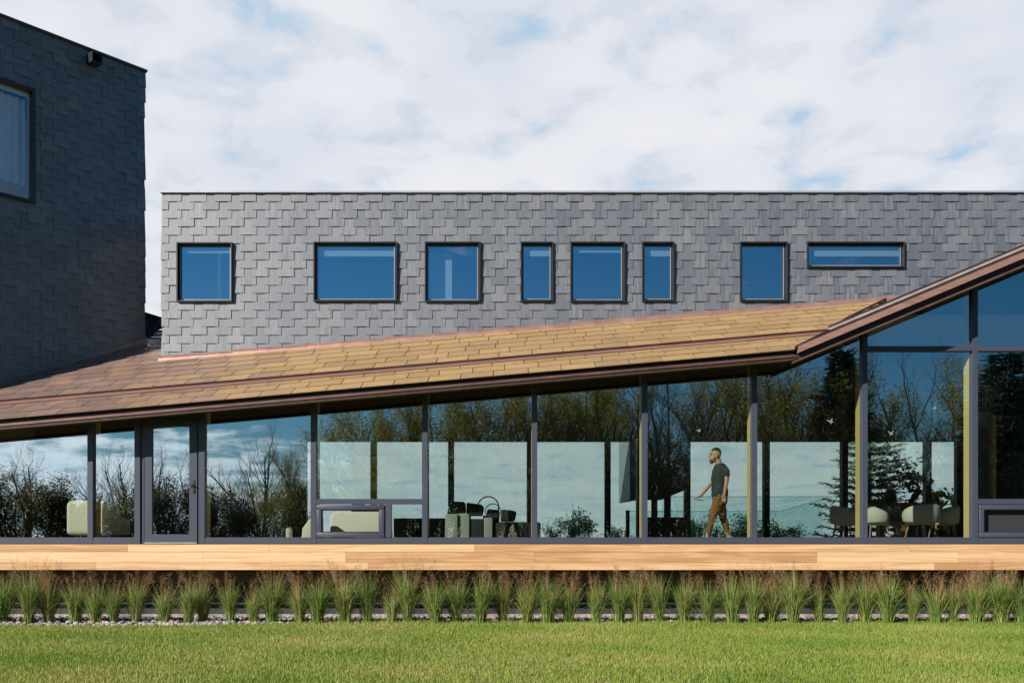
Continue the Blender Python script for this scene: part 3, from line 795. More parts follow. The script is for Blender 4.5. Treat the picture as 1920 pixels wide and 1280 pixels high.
# stair core: dark wall hanging over a low block
m = MB(); xa, xb = PX(1212, 23.6), PX(1287, 23.6)
m.prism([(xa, PZ(935, 23.6)), (xb-.55, PZ(935, 23.6)), (xb, PZ(917, 23.6)), (xb, 5.6), (xa, 5.6)], 'y', 23.6, 24.3); m.build('stair_wall', M['dark_wall'], house)
m = MB(); m.box(xa, xb, 23.5, 24.2, FLOOR, PZ(969, 23.5)); m.build('stair_base', M['dark_wall'], house)
for a_, b_ in ((1222, 1233), (1246, 1258)):
    m = MB(); m.box(PX(a_, 23.9), PX(b_, 23.9), 23.9, 24.0, PZ(970, 23.9), PZ(930, 23.9)); m.build('stair_baluster', M['dark_wall'], house)
m = MB(); m.box(PX(1195, 24.6), PX(1213, 24.6), 24.6, 24.9, FLOOR, RH+.02); m.build('dark_column', M['dark_wall'], house)
# grey wing outside the rear glass
m = MB(); wx0, wx1 = PX(1181, 29), PX(1240, 29)
m.prism([(wx0, PZ(936, 29)), (wx1, PZ(926, 29)), (wx1, 5.6), (wx0, 5.6)], 'y', 29, 32); m.build('rear_wing', simple('wing_panel', (.20, .22, .25), .6, 0, .06, 3), house)
# slate return wall seen through the rightmost bay
rw = MB(); slate_wall(rw, Vector((0, 23.9, 0)), Vector((1, 0, 0)), Vector((0, -1, 0)), PX(1834, 23.9), PX(1860, 23.9), FLOOR, RH+.6, [], .53, .175, 31)
rw.box(PX(1834, 23.9), PX(1860, 23.9), 23.902, 24.6, FLOOR, RH+.6); rw.build('slate_return', M['slate'], house)
m = MB(); m.box(PX(1861, 23.7), PX(1868, 23.7), 23.7, 23.9, FLOOR, RH+.5); m.build('timber_post', M['post'], house)
# foundation
m = MB(); m.box(-14, 14, 17.96, 18.3, .075, DECKZ-.06); m.build('foundation_wall', M['wall_shade'], house)  # upper wall coloured as deck shade, down to the sun line
m = MB(); q = random.Random(6); x = -14
while x < 14:
    w = q.uniform(.7, 1.3); m.box(x, x+w-.006, 17.90, 18.3, -.05, .072, q.random()); x += w
m.build('foundation_lit_band', M['concrete'], house)  # sunlit foot of the wall, kept concrete-coloured below the painted shade

# ================================================================== DECK
deck = empty('deck', (0, 17.4, 0), 'pale cedar deck edge running the full width below the glazed front', 'deck')
DY = 17.0
def fascia(py0, py1, y, joints, seed, name='fascia_board'):
    m = MB(); q = random.Random(seed); z0, z1 = PZ(py1, DY), PZ(py0, DY)
    xs = [-13] + [PX(j, DY) for j in joints] + [13]
    for a, b in zip(xs, xs[1:]): m.box(a+.0015, b-.0015, y, y+.035, z0+.002, z1-.001, q.random())
    return m.build(name, M['deck'], deck)
fascia(1020.0, 1034, DY-.012, [240, 505, 890, 1200, 1705], 1)
fascia(1034, 1054, DY-.006, [381, 648, 1002, 1532, 1796], 2)
fascia(1054, 1068, DY, [180, 690, 912, 1443, 1752], 3)
m = MB(); q = random.Random(8)
for k in range(7):
    y0 = DY+.03+k*.135; x = -13 - q.uniform(0, 3)
    while x < 13:
        w = q.uniform(2.4, 4.2); m.box(x, x+w-.003, y0, y0+.13, DECKZ-.035, DECKZ-.002, q.random()); x += w
m.build('deck_boards', M['deck'], deck)
m = MB(); m.box(-13, 13, 17.35, 17.42, PZ(1092, 17.35), PZ(1071, 17.35)); m.build('joist_beam', M['beam'], deck)
m = MB(); m.tube([(-13, 17.86, PZ(1130, 17.86)), (13, 17.86, PZ(1130, 17.86))], .022, 8); tag(m.build('conduit', M['frame']), 'thin grey conduit pipe running along the foundation wall below the deck', 'pipe')

# ================================================================== ORNAMENTAL GRASSES
M['blade'] = mat_leaf('switchgrass_blade', [(.085, .17, .034), (.145, .25, .052), (.22, .32, .075), (.33, .36, .11), (.50, .38, .16), (.44, .20, .10)], .3, .5, .4)
M['seed'] = mat_leaf('switchgrass_seed', [(.30, .15, .08), (.46, .26, .13), (.60, .42, .24)], .3, .7, .2)
def grass_clump(seed, n_blades, n_heads, hscale, tone):
    q = random.Random(seed); mb = MB(); hb = MB()
    def strip(p0, dirn, lean, ln, w, rnd, droop):
        side = Vector((-dirn.y, dirn.x, 0)); side = (side*math.cos(q.uniform(-1.2, 1.2)) + dirn*math.sin(q.uniform(-1.2, 1.2))).normalized()
        pts = []
        for i in range(5):
            t = i/4
            out = lean*(t**1.6)*ln; z = ln*t*math.sqrt(max(0.1, 1-lean*lean*t)) - droop*ln*max(0, t-.45)**2*2.2
            pts.append(p0 + dirn*(out+droop*ln*max(0, t-.4)*.5) + Vector((0, 0, z)))
        vs = []
        for i, p in enumerate(pts):
            ww = w*(1, .95, .8, .5, .06)[i]*.5
            vs += [p-side*ww, p+side*ww]
        mb.mesh(vs, [(2*i, 2*i+1, 2*i+3, 2*i+2) for i in range(4)], rnd)
    n_blades = int(n_blades*1.1)
    for i in range(n_blades):
        a = q.uniform(0, 6.283); d = Vector((math.cos(a), math.sin(a), 0)); r = abs(q.gauss(0, .04))
        rnd = min(max(q.gauss(.30+tone, .16), 0), .8)
        if q.random() < .10: rnd = q.uniform(.7, 1)
        strip(d*r, d, min(abs(q.gauss(.27, .17)), .85), hscale*q.uniform(.30, .95), q.uniform(.006, .012), rnd, max(0, q.gauss(.12, .3)))
    for i in range(n_blades//2):
        a = q.uniform(0, 6.283); d = Vector((math.cos(a), math.sin(a), 0)); h = hscale*q.uniform(.10, .50); o = Vector((math.cos(a+q.uniform(-1.5, 1.5)), math.sin(a+q.uniform(-1.5, 1.5)), 0))*(.03+.20*h)
        rnd = min(max(q.gauss(.34+tone, .20), 0), .85)
        if q.random() < .14: rnd = q.uniform(.7, 1)
        strip(o+Vector((0, 0, h)), d, q.uniform(.25, .93), hscale*q.uniform(.14, .34), q.uniform(.005, .010), rnd, max(0, q.gauss(.3, .4)))
    for i in range(n_heads):
        a = q.uniform(0, 6.283); d = Vector((math.cos(a), math.sin(a), 0)); ln = hscale*q.uniform(.78, 1.08); lean = abs(q.gauss(.20, .12))
        base = d*.03; top = base + d*lean*ln + Vector((0, 0, ln))
        mid = base + d*lean*ln*.4 + Vector((0, 0, ln*.55))
        hb.tube([base, mid, top], [.0016, .0013, .0008], 3, q.random(), cap=False)
        for k in range(46):
            t = q.uniform(.52, 1.0); p = mid.lerp(top, (t-.5)/.5) if t > .5 else mid
            b = q.uniform(0, 6.283); l = q.uniform(.05, .15)*(1.25-t*.55)
            e = p + Vector((math.cos(b)*l*.75, math.sin(b)*l*.75, l*q.uniform(.3, 1.0)))
            s = Vector((math.sin(b), -math.cos(b), .3))*.0008
            rnd = q.random()
            hb.face([p-s, p+s, e], rnd)
            for w in range(4):
                f = p.lerp(e, q.uniform(.5, 1)); o = Vector((q.uniform(-1, 1), q.uniform(-1, 1), q.uniform(-.3, 1)))*.012
                ss = Vector((q.uniform(-1, 1), q.uniform(-1, 1), q.uniform(-1, 1))).normalized()*.0021
                hb.face([f+o-ss, f+o+ss, f+o+Vector((0, 0, .010))], rnd)
    root = empty('switchgrass_clump', (0, 0, 0), None, 'ornamental grass', 'switchgrass clumps planted along the deck')
    mb.build('blades', M['blade'], root); hb.build('seed_heads', M['seed'], root)
    return root
protos = [grass_clump(46, 300, 8, .82, .08), grass_clump(47, 560, 11, 1.04, -.02), grass_clump(40, 460, 9, 1.0, .0), grass_clump(41, 360, 14, .96, .12), grass_clump(42, 520, 7, .98, -.05), grass_clump(43, 420, 12, 1.08, .06), grass_clump(44, 340, 15, 1.0, .16), grass_clump(45, 500, 9, .92, .02)]
BAYS = [(-35, 172, 'the leftmost pane with cream armchair'), (172, 260, 'the narrow pane left of the door'), (260, 381, 'the glass door'),
        (381, 589, 'the wide pane right of the door'), (589, 797, 'the bay with the awning window'), (797, 1002, 'the bay with the sofa and hoops'),
        (1002, 1208, 'the bay with the leafy shrub behind'), (1208, 1413, 'the bay with the walking man'), (1413, 1619, 'the bay left of the dining table'),
        (1619, 1825, 'the bay with the dining table'), (1825, 1925, 'the last bay at the right edge'), (1925, 2200, 'the bay beyond the right edge'), (-200, -35, 'the bay beyond the left edge')]
ORD = ['first', 'second', 'third', 'fourth', 'fifth', 'sixth', 'seventh', 'eighth', 'ninth', 'tenth']
q = random.Random(77)
spots = []
px = -164
while px < 2130:
    spots.append(px); px += 42.5
spots += [1880, 1838]
spots.sort(); used = set()
cnt = {}
for k, px in enumerate(spots):
    px2 = px + q.uniform(-8, 8); d = 16.72 + q.uniform(-.13, .13)
    if px < 40: d -= .05
    i = k % len(protos) if k < len(protos) else q.randrange(len(protos))
    o = protos[i] if i not in used else copy_tree(protos[i])
    used.add(i)
    o.location = (PX(px2, d), d, 0); o.rotation_euler = (q.gauss(0, .06), q.gauss(0, .06), q.uniform(0, 6.28))
    s = q.uniform(.84, 1.10); 
    if px in (45, 108) or 20 < px < 130: s *= 1.08
    w = s*q.uniform(.78, 1.08)
    if px > 1820: w *= 1.15
    o.scale = (w, w, s)
    for a, b, nm in BAYS:
        if a <= px2 < b:
            c = cnt.get(nm, 0); cnt[nm] = c+1
            o['label'] = '%s switchgrass clump below %s' % (ORD[c], nm)

# ================================================================== TREES
M['bark'] = mat_leaf('bark', [(.075, .062, .05), (.11, .095, .08), (.15, .13, .115)], 0, .9)
M['leaf_olive'] = mat_leaf('leaf_olive', [(.10, .105, .012), (.17, .155, .017), (.27, .22, .025), (.36, .24, .03)], .6)
M['leaf_dark'] = mat_leaf('leaf_dark', [(.022, .028, .012), (.042, .046, .015), (.08, .075, .02), (.10, .065, .028)], .45)
M['needle'] = mat_leaf('needle', [(.06, .105, .07), (.11, .165, .11), (.19, .24, .16), (.27, .29, .19)], .3)
M['needle_dark'] = mat_leaf('needle_dark', [(.012, .028, .018), (.022, .042, .026), (.035, .06, .035)], .2)
M['leaf_shrub'] = mat_leaf('leaf_shrub', [(.10, .26, .035), (.18, .37, .055), (.29, .48, .09)], .5)
M['leaf_autumn'] = mat_leaf('leaf_autumn', [(.14, .25, .04), (.36, .37, .05), (.62, .42, .06), (.60, .20, .05)], .5)
def leafq(mb, p, s, q, rnd, asp=.55):
    a = Vector((q.gauss(0, 1), q.gauss(0, 1), q.gauss(0, 1)))
    if a.length < .01: a = Vector((1, 0, 0))
    a.normalize(); b = a.orthogonal().normalized(); b = (Quaternion(a, q.uniform(0, 6.28)) @ b)*asp
    mb.face([p, p+a*s*.5+b*s*.5, p+a*s, p+a*s*.5-b*s*.5], rnd)
def decid(seed, H, spread, stems, leaves, leafsz, fine, start=.12, up=.75, leafy_from=.0):
    """branching tree: returns wood mesh and leaf mesh"""
    q = random.Random(seed); wood = MB(); lf = MB(); tips = []
    def grow(p, d, ln, r, lvl):
        n = 4; pts = [p]; dd = d.copy()
        for i in range(n):
            dd = (dd + Vector((q.gauss(0, .16), q.gauss(0, .16), q.gauss(.05, .10)))).normalized()
            pts.append(pts[-1] + dd*ln/n)
        wood.tube(pts, [r*(1-.75*i/n) for i in range(n+1)], 5 if lvl == 0 else (4 if lvl == 1 else 3), q.random(), cap=False)
        if lvl >= 3: tips.append((pts[-1], pts[-2], pts[1])); return
        nb = [9, 7, fine][lvl]
        for k in range(nb):
            t = (start if lvl == 0 else .2) + (1-(start if lvl == 0 else .2))*(k+q.random())/nb
            i = min(int(t*n), n-1); b = pts[i].lerp(pts[i+1], t*n-i)
            a = q.uniform(0, 6.283); o = Vector((math.cos(a), math.sin(a), 0))
            nd = (dd*up + o*spread + Vector((0, 0, .25))).normalized()
            grow(b, nd, ln*q.uniform(.34, .52)*(1.15-.55*t if lvl == 0 else 1), r*.42*(1-.5*t), lvl+1)
    for s in range(stems):
        a = q.uniform(0, 6.283); sp = .0 if stems == 1 else q.uniform(.05, .32)
        grow(Vector((math.cos(a), math.sin(a), 0))*sp*.6, Vector((math.cos(a)*sp, math.sin(a)*sp, 1)).normalized(), H*q.uniform(.72, .95)*.95, H*.013, 0)
    for tip in tips:
        if tip[0].z < leafy_from*H: continue
        for k in range(leaves):
            f = q.random(); p = tip[2].lerp(tip[0], f) + Vector((q.gauss(0, .12), q.gauss(0, .12), q.gauss(0, .12)))
            leafq(lf, p, leafsz*q.uniform(.6, 1.3), q, q.random(), .35)
    return wood, lf
def conifer(seed, H, W, sprays, size, droop=.25, gap=.30, bare=.06):
    q = random.Random(seed); wood = MB(); nd = MB()
    wood.tube([(0, 0, 0), (q.gauss(0, .03), 0, H*.5), (0, 0, H)], [H*.018, H*.011, .01], 7, .3)
    z = H*bare
    while z < H*.985:
        f = z/H; R_ = W*(1-f)**.85*q.uniform(.8, 1.1)+.06; n = q.randint(6, 8); a0 = q.uniform(0, 6.28)
        for k in range(n):
            a = a0 + k*6.283/n + q.uniform(-.25, .25); l = R_*q.uniform(.65, 1.12); d = Vector((math.cos(a), math.sin(a), 0)); s = Vector((-d.y, d.x, 0))
            pts = [Vector((0, 0, z)) + d*l*t + Vector((0, 0, l*(-droop*t + droop*.85*t*t + .10*t))) for t in (0, .35, .7, 1)]
            wood.tube(pts, [.012+.01*l, .009+.005*l, .007, .003], 3, .5, cap=False)
            m_ = max(3, int(sprays*l))
            for j in range(m_):
                t = .16+.84*(j+q.random())/m_; i = min(int(t*3), 2)
                p = pts[0].lerp(pts[3], t); p.z = Vector((0, 0, z)).z + l*(-droop*t+droop*.85*t*t+.10*t)
                sd = (s if j % 2 else -s); dr = (d*.75 + sd*q.uniform(.3, 1.1) + Vector((0, 0, q.uniform(-.35, .25)))).normalized()
                L_ = size*q.uniform(.7, 1.3)*(1.1-.4*t); w = dr.cross(Vector((0, 0, 1))).normalized()*L_*.16
                rnd = q.random()
                for c in range(3):
                    dd = (dr + Vector((q.gauss(0, .35), q.gauss(0, .35), q.gauss(0, .3)))).normalized(); ww = dd.orthogonal().normalized()*L_*.10
                    pp = p + dr*L_*.22*c
                    nd.face([pp-ww, pp+ww, pp+dd*L_*.6+ww*.5, pp+dd*L_*.75, pp+dd*L_*.6-ww*.5], min(1, max(0, rnd+q.gauss(0, .15))))
        z += gap*q.uniform(.8, 1.2)*(1-.4*f)
    return wood, nd
def shrub(seed, H, W, n, size, stems=9, asp=.5):
    q = random.Random(seed); wood = MB(); lf = MB()
    for s in range(stems):
        a = q.uniform(0, 6.283); l = H*q.uniform(.6, 1.0); o = W*q.uniform(.15, .9)
        top = Vector((math.cos(a)*o, math.sin(a)*o, l)); mid = Vector((math.cos(a)*o*.35, math.sin(a)*o*.35, l*.55))
        wood.tube([(0, 0, 0), mid, top], [.02, .013, .004], 4, q.random(), cap=False)
        for b in range(7):
            t = q.uniform(.25, .95); p = mid.lerp(top, (t-.5)/.5) if t > .5 else Vector((0, 0, 0)).lerp(mid, t/.5)
            e = p + Vector((q.gauss(0, .22), q.gauss(0, .22), q.uniform(.05, .35)))*H*.32
            wood.tube([p, e], [.008, .002], 3, q.random(), cap=False)
            for k in range(n):
                pp = p.lerp(e, q.random()**.7) + Vector((q.gauss(0, 1), q.gauss(0, 1), q.gauss(0, 1)))*.035*H
                leafq(lf, pp, size*q.uniform(.6, 1.3), q, q.random(), asp)
    return wood, lf
def make_tree(name, pair, wmat, lmat, cat, group=None, crown='crown', trunk='trunk'):
    root = empty(name, (0, 0, 0), None, cat, group)
    pair[0].build(trunk, wmat, root)
    if pair[1].f: pair[1].build(crown, lmat, root)
    return root
class Stock:
    def __init__(s, root): s.root = root; s.used = False
    def place(s, loc, sc, rot, label):
        o = s.root if not s.used else copy_tree(s.root); s.used = True
        o.location = loc; o.scale = (sc[0], sc[0], sc[1]) if isinstance(sc, tuple) else (sc,)*3; o.rotation_euler = (0, 0, rot); o['label'] = label; return o
GT = 'trees standing across the lawn'
leafyA = Stock(make_tree('willow_tree', decid(101, 8.0, .62, 3, 13, .095, 7, .10, .72), M['bark'], M['leaf_olive'], 'tree', GT))
leafyB = Stock(make_tree('willow_tree', decid(102, 8.0, .55, 4, 7, .09, 7, .10, .8), M['bark'], M['leaf_olive'], 'tree', GT))
bareA = Stock(make_tree('bare_tree', decid(103, 7.0, .60, 4, 0, .1, 9, .08, .8), M['bark'], M['leaf_olive'], 'tree', GT))
bareB = Stock(make_tree('bare_tree', decid(104, 7.0, .50, 5, 1, .06, 8, .10, .9, .5), M['bark'], M['leaf_olive'], 'tree', GT))
conA = Stock(make_tree('spruce_tree', conifer(105, 9.0, 3.0, 9, .60, .22, .26), M['bark'], M['needle_dark'], 'tree', GT))
bushB = Stock(make_tree('thicket_bush', decid(107, 3.4, .75, 7, 3, .08, 6, .06, .8), M['bark'], M['leaf_olive'], 'bush', 'bushes standing across the lawn', 'foliage', 'stems'))
bushA = Stock(make_tree('thicket_bush', decid(106, 3.4, .8, 6, 8, .10, 5, .08, .6), M['bark'], M['leaf_dark'], 'bush', 'bushes standing across the lawn', 'foliage', 'stems'))
def mirrored(stock, px, topy, Hn, dv, label, wide=1.0, rot=None):
    """place a tree by where its mirror image stands in the front glazing; dv = image distance"""
    H = PZ(topy, dv); s = H/Hn; q_ = random.Random(px)
    stock.place((PX(px, dv), 2*GZ-dv, 0), (s*wide, s), q_.uniform(0, 6.28) if rot is None else rot, label)
DV = 52
TL = [
 (bareA, 60, 848, 7.0, 50, 'bare grey tree mirrored at the far left of the glazing', 1.2), (bareB, 150, 868, 7.0, 53, 'small bare tree mirrored beside the first mullion', 1.3),
 (bareA, 235, 842, 7.0, 52, 'bare twiggy tree mirrored left of the glass door', 1.0), (bareB, 320, 836, 7.0, 50, 'slender bare tree mirrored in the glass door', 1.0),
 (bareB, 395, 815, 7.0, 54, 'tall thin bare tree mirrored right of the glass door', .8), (bareA, 497, 808, 7.0, 51, 'upright bare tree mirrored in the wide pane right of the door', .9),
 (leafyB, 556, 818, 8.0, 50, 'thinly leaved olive tree mirrored left of the awning window', .75), (leafyA, 700, 752, 8.0, 50, 'rounded olive leaved willow mirrored above the awning window', 1.0),
 (leafyA, 800, 735, 8.0, 52, 'olive leaved willow mirrored above the mullion left of the sofa', 1.0), (leafyB, 880, 715, 8.0, 50, 'half bare willow mirrored above the sofa', 1.0),
 (leafyA, 985, 705, 8.0, 51, 'broad olive willow mirrored right of the sofa', 1.05), (leafyB, 1075, 690, 8.0, 50, 'loose willow mirrored above the leafy shrub', 1.0),
 (leafyB, 1160, 680, 8.0, 52, 'tall thin leaved tree mirrored left of the walking man', 1.0), (bareA, 1255, 670, 7.0, 50, 'tall bare tree mirrored above the stair wall', 1.0),
 (leafyB, 1335, 668, 8.0, 53, 'dark leaved willow mirrored above the walking man', 1.0), (leafyA, 1390, 650, 8.0, 56, 'tall olive tree mirrored behind the willow above the man', 1.0),
 (leafyB, 1470, 655, 8.0, 50, 'thin leaved willow mirrored right of the walking man', 1.1), (conA, 1580, 650, 9.0, 51, 'tall dark spruce mirrored left of the dining table', .9),
 (bareB, 1655, 640, 7.0, 52, 'drooping bare tree mirrored above the dining table', 1.0), (bareA, 1740, 660, 7.0, 50, 'pale bare tree mirrored right above the dining chairs', 1.0),
 (conA, 1885, 655, 9.0, 51, 'wide dark spruce mirrored at the right edge', 1.25), (leafyB, 1985, 690, 8.0, 52, 'dark willow mirrored beyond the right edge', 1.0),
]
for k_, (px, ty, st_) in enumerate([(650, 775, leafyA), (752, 748, leafyB), (842, 730, leafyA), (935, 715, leafyA), (1030, 700, leafyB), (1120, 690, leafyA), (1205, 690, bareB), (1295, 680, bareA), (1435, 670, leafyB), (1525, 670, leafyA), (1705, 690, leafyB), (1795, 665, bareA), (1845, 700, leafyA)]):
    TL.append((st_, px, ty, 8.0 if st_ in (leafyA, leafyB) else 7.0, 54+(k_ % 3)*1.3, 'farther tree in the mirrored grove, %s' % ('over the awning window' if px < 700 else 'over the media console' if px < 800 else 'over the left cushions' if px < 900 else 'over the right cushions' if px < 1000 else 'over the tall leafy shrub' if px < 1100 else 'over the grey wing' if px < 1180 else 'over the stair wall' if px < 1250 else 'just left of the man' if px < 1400 else 'over the glass railing' if px < 1500 else 'over the spruce outside' if px < 1600 else 'over the vase' if px < 1750 else 'over the last yellow post' if px < 1820 else 'beyond the last yellow post'), 1.25))
for st_, px, ty, hn, dv, lb, wd in TL: mirrored(st_, px, ty, hn, dv, lb, wd)
BL = [(-40, 900), (40, 878), (110, 905), (190, 915), (262, 900), (335, 910), (410, 905), (470, 925), (530, 895), (600, 900), (690, 900), (790, 890), (890, 885), (990, 890), (1090, 880), (1190, 870), (1290, 865), (1390, 870), (1490, 880), (1590, 880), (1690, 880), (1790, 875), (1890, 880), (1990, 880)]
for i, (px, ty) in enumerate(BL):
    mirrored(bushB if i % 3 == 1 or px in (470, 530) else bushA, px, ty + (i*13 % 5)*7 - 6, 3.4, 47 + (i*7 % 5)*.8, 'dark bush mirrored low in the glazing, %s' % ('left of the door' if px < 260 else 'right of the door' if px < 600 else 'behind the sofa' if px < 1000 else 'around the walking man' if px < 1450 else 'behind the dining table'), 1.1)
# planting beyond the rear glass
spr = Stock(make_tree('spruce_tree', conifer(201, 7.4, 2.1, 13, .30, .30, .26, .1), M['bark'], M['needle'], 'tree'))
dv = 31.0; spr.place((PX(1628, dv), dv, 0), (1.0, 1.05), .4, 'grey green spruce outside the rear glass behind the dining table')
SG = 'shrubs outside the rear glass'
shA = Stock(make_tree('leafy_shrub', shrub(202, 2.4, .8, 40, .085, 13), M['bark'], M['leaf_shrub'], 'shrub', SG, 'foliage', 'stems'))
shB = Stock(make_tree('leafy_shrub', shrub(203, 2.4, .7, 46, .075, 15), M['bark'], M['leaf_shrub'], 'shrub', SG, 'foliage', 'stems'))
for st_, px, ty, dv, wd, lb in [(shA, 1085, 951, 27.2, .9, 'tall leafy shrub outside the rear glass, left of the walking man'), (shB, 1035, 978, 27.5, .9, 'low shrub at the left foot of the tall leafy shrub'),
      (shB, 1150, 980, 27.4, 1.0, 'low shrub between the tall shrub and the grey wing'), (shA, 1307, 960, 27.6, .8, 'upright shrub just left of the walking man'), (shB, 1345, 978, 27.3, .9, 'low shrub seen between the legs of the walking man'),
      (shB, 1392, 958, 27.6, 1.15, 'bushy shrub just right of the walking man'), (shA, 1448, 970, 27.5, .9, 'shrub outside behind the glass railing'), (shB, 1495, 980, 27.2, 1.0, 'lowest shrub outside left of the spruce'), (shB, 752, 966, 30.0, .35, 'small shrub outside above the black media console'), (shA, 583, 960, 27.4, .55, 'shrub outside beside the post left of the awning window')]:
    H = PZ(ty, dv); s = H/2.4; st_.place((PX(px, dv), dv, 0), (s*wd, s), px*.7, lb)
mp_ = Stock(make_tree('maple_sapling', shrub(205, 3.0, .75, 15, .20, 9, .75), M['bark'], M['leaf_autumn'], 'sapling', None, 'foliage', 'stems'))
dv = 27.0; H = PZ(900, dv); mp_.place((PX(1772, dv), dv, 0), (.95, H/3.0), .3, 'young maple with yellow and orange leaves outside behind the dining chairs')
mp_.place((PX(1700, dv+.6), dv+.6, 0), (.7, PZ(935, dv)/3.0), 2.0, 'lower autumn coloured sapling outside behind the dining table')

# ================================================================== FURNITURE
M['cream'] = simple('cream_boucle', (.82, .79, .62), .9, 0, .12, 70, .4)
M['sage'] = simple('sage_fabric', (.62, .62, .51), .9, 0, .08, 60, .3)
M['sage_dark'] = simple('sage_grey_fabric', (.36, .40, .34), .9, 0, .12, 60, .3)
M['char'] = simple('charcoal_fabric', (.030, .032, .032), .9, 0, .2, 60, .3)
M['walnut'] = mat_wood('walnut', (.12, .06, .03), (.18, .095, .045), (.25, .14, .07), 'X', .4)
M['legwood'] = mat_wood('ash_leg', (.32, .21, .11), (.40, .28, .16), (.48, .35, .21), 'Z', .5)
M['ceramic'] = simple('ceramic_white', (.62, .62, .58), .35, 0, .05, 5)
def rect_round(w, h, r, n=6, r_tl=None, r_tr=None):
    """rounded rectangle polygon, origin at bottom centre"""
    pts = []
    for cx, cy, a0, rr_ in ((w/2, 0, -90, r), (w/2, h, 0, r if r_tr is None else r_tr), (-w/2, h, 90, r if r_tl is None else r_tl), (-w/2, 0, 180, r)):
        sx = -1 if cx > 0 else 1; sy = 1 if cy == 0 else -1
        for i in range(n+1):
            a = R(a0 + 90*i/n); pts.append((cx+sx*rr_+rr_*math.cos(a), cy+sy*rr_+rr_*math.sin(a)))
    return pts
# lounge armchair seen from behind at the left
d = 18.48
ac = empty('armchair', (PX(175, d), d, FLOOR), 'cream rounded armchair behind the first two panes at the left', 'armchair')
m = MB(); cx = PX(175, d); w = (222-128)/F*d; zb = PZ(1003, d); zt = PZ(938, d)
m.prism([(cx+u, zb+v) for u, v in rect_round(w, zt-zb, .09, 7, .11, .26)], 'y', d-.12, d+.14); bevel(m.build('backrest', M['cream'], ac), .085, 5)
m = MB(); m.box(cx-w/2+.04, cx+w/2-.06, d+.10, d+.78, zb, zb+.24); bevel(m.build('seat', M['cream'], ac), .06, 4)
m = MB(); m.prism([(d+.05, zb), (d+.75, zb), (d+.75, zb+.30), (d+.1, zb+.44)], 'x', cx-w/2, cx-w/2+.14); bevel(m.build('armrest', M['cream'], ac), .05, 4)
m = MB(); m.prism([(d+.05, zb), (d+.75, zb), (d+.75, zb+.30), (d+.1, zb+.44)], 'x', cx+w/2-.17, cx+w/2-.05); bevel(m.build('armrest', M['cream'], ac), .05, 4)
for sx in (-.3, .3):
    for yy in (d-.02, d+.65):
        m = MB(); m.tube([(cx+sx, yy, FLOOR), (cx+sx, yy, zb)], .022, 8); m.build('leg', M['black'], ac)
# armchair behind the awning window
d = 19.4
a2 = empty('armchair', (PX(672, d), d, FLOOR), 'pale armchair back seen through the awning window', 'armchair')
m = MB(); cx = PX(676, d); w = (732-620)/F*d; zb = FLOOR+.05; zt = PZ(958, d)
m.prism([(cx+u, zb+v) for u, v in rect_round(w, zt-zb, .05, 7, .17, .17)], 'y', d-.1, d+.14); bevel(m.build('backrest', M['cream'], a2), .05, 4)
m = MB(); m.box(cx-w/2+.05, cx+w/2-.05, d+.12, d+.8, zb, zb+.25); bevel(m.build('seat', M['cream'], a2), .05, 4)
for sx in (-.4, .4):
    for yy in (d, d+.68):
        m = MB(); m.tube([(cx+sx, yy, FLOOR), (cx+sx, yy, zb)], .02, 8); m.build('leg', M['black'], a2)
# folded dark throw on the chair behind the upper edge
m = MB(); q = random.Random(5); x0, x1 = PX(660, d), PX(722, d); rows = []
for i in range(15):
    t = i/14; x = x0+(x1-x0)*t; h = .05+.03*math.sin(t*9)+.02*math.sin(t*23)
    rows.append([(x, d-.08, zt-.01), (x, d+.12, zt-.01), (x, d+.10, zt+h+.09*(1-t*.4)), (x, d-.05, zt+h+.085*(1-t*.4))])
m.rings(rows); tag(m.build('throw_blanket', M['char'], None, True), 'dark folded throw on top of the armchair behind the awning window', 'blanket')
# small pale side pieces
d = 18.8
ps = empty('side_stool', (PX(542, d), d, FLOOR), 'small pale cylindrical stool left of the awning window', 'stool')
m = MB(); zt = PZ(990, d)-FLOOR; c = (PX(542, d), d, FLOOR); m.lathe([(.02, .0), (.06, .0), (.062, .01), (.062, zt-.02), (.055, zt-.005), (.02, zt)], c, 20); m.build('body', M['sage'], ps, True)
m = MB(); m.lathe([(.02, zt+.001), (.052, zt+.001), (.05, zt+.012), (.02, zt+.014)], c, 20); m.build('top', M['ceramic'], ps, True)
d = 18.6
po = empty('sun_patch_block', (PX(578, d), d, FLOOR), 'pale low block standing for a sunlit patch behind the post left of the awning window', 'sun_patch_block')
m = MB(); cx = PX(581, d); m.prism([(cx-.17, FLOOR+.03), (cx+.17, FLOOR+.03), (cx+.17, PZ(968, d)), (cx+.02, PZ(968, d)), (cx-.15, PZ(990, d))], 'y', d, d+.5); bevel(m.build('cushion', M['cream'], po), .03, 3)  # added block, shaped and coloured as a triangular patch of sunlight
m = MB(); m.box(cx-.14, cx+.14, d+.05, d+.45, FLOOR, FLOOR+.03); m.build('base', M['black'], po)
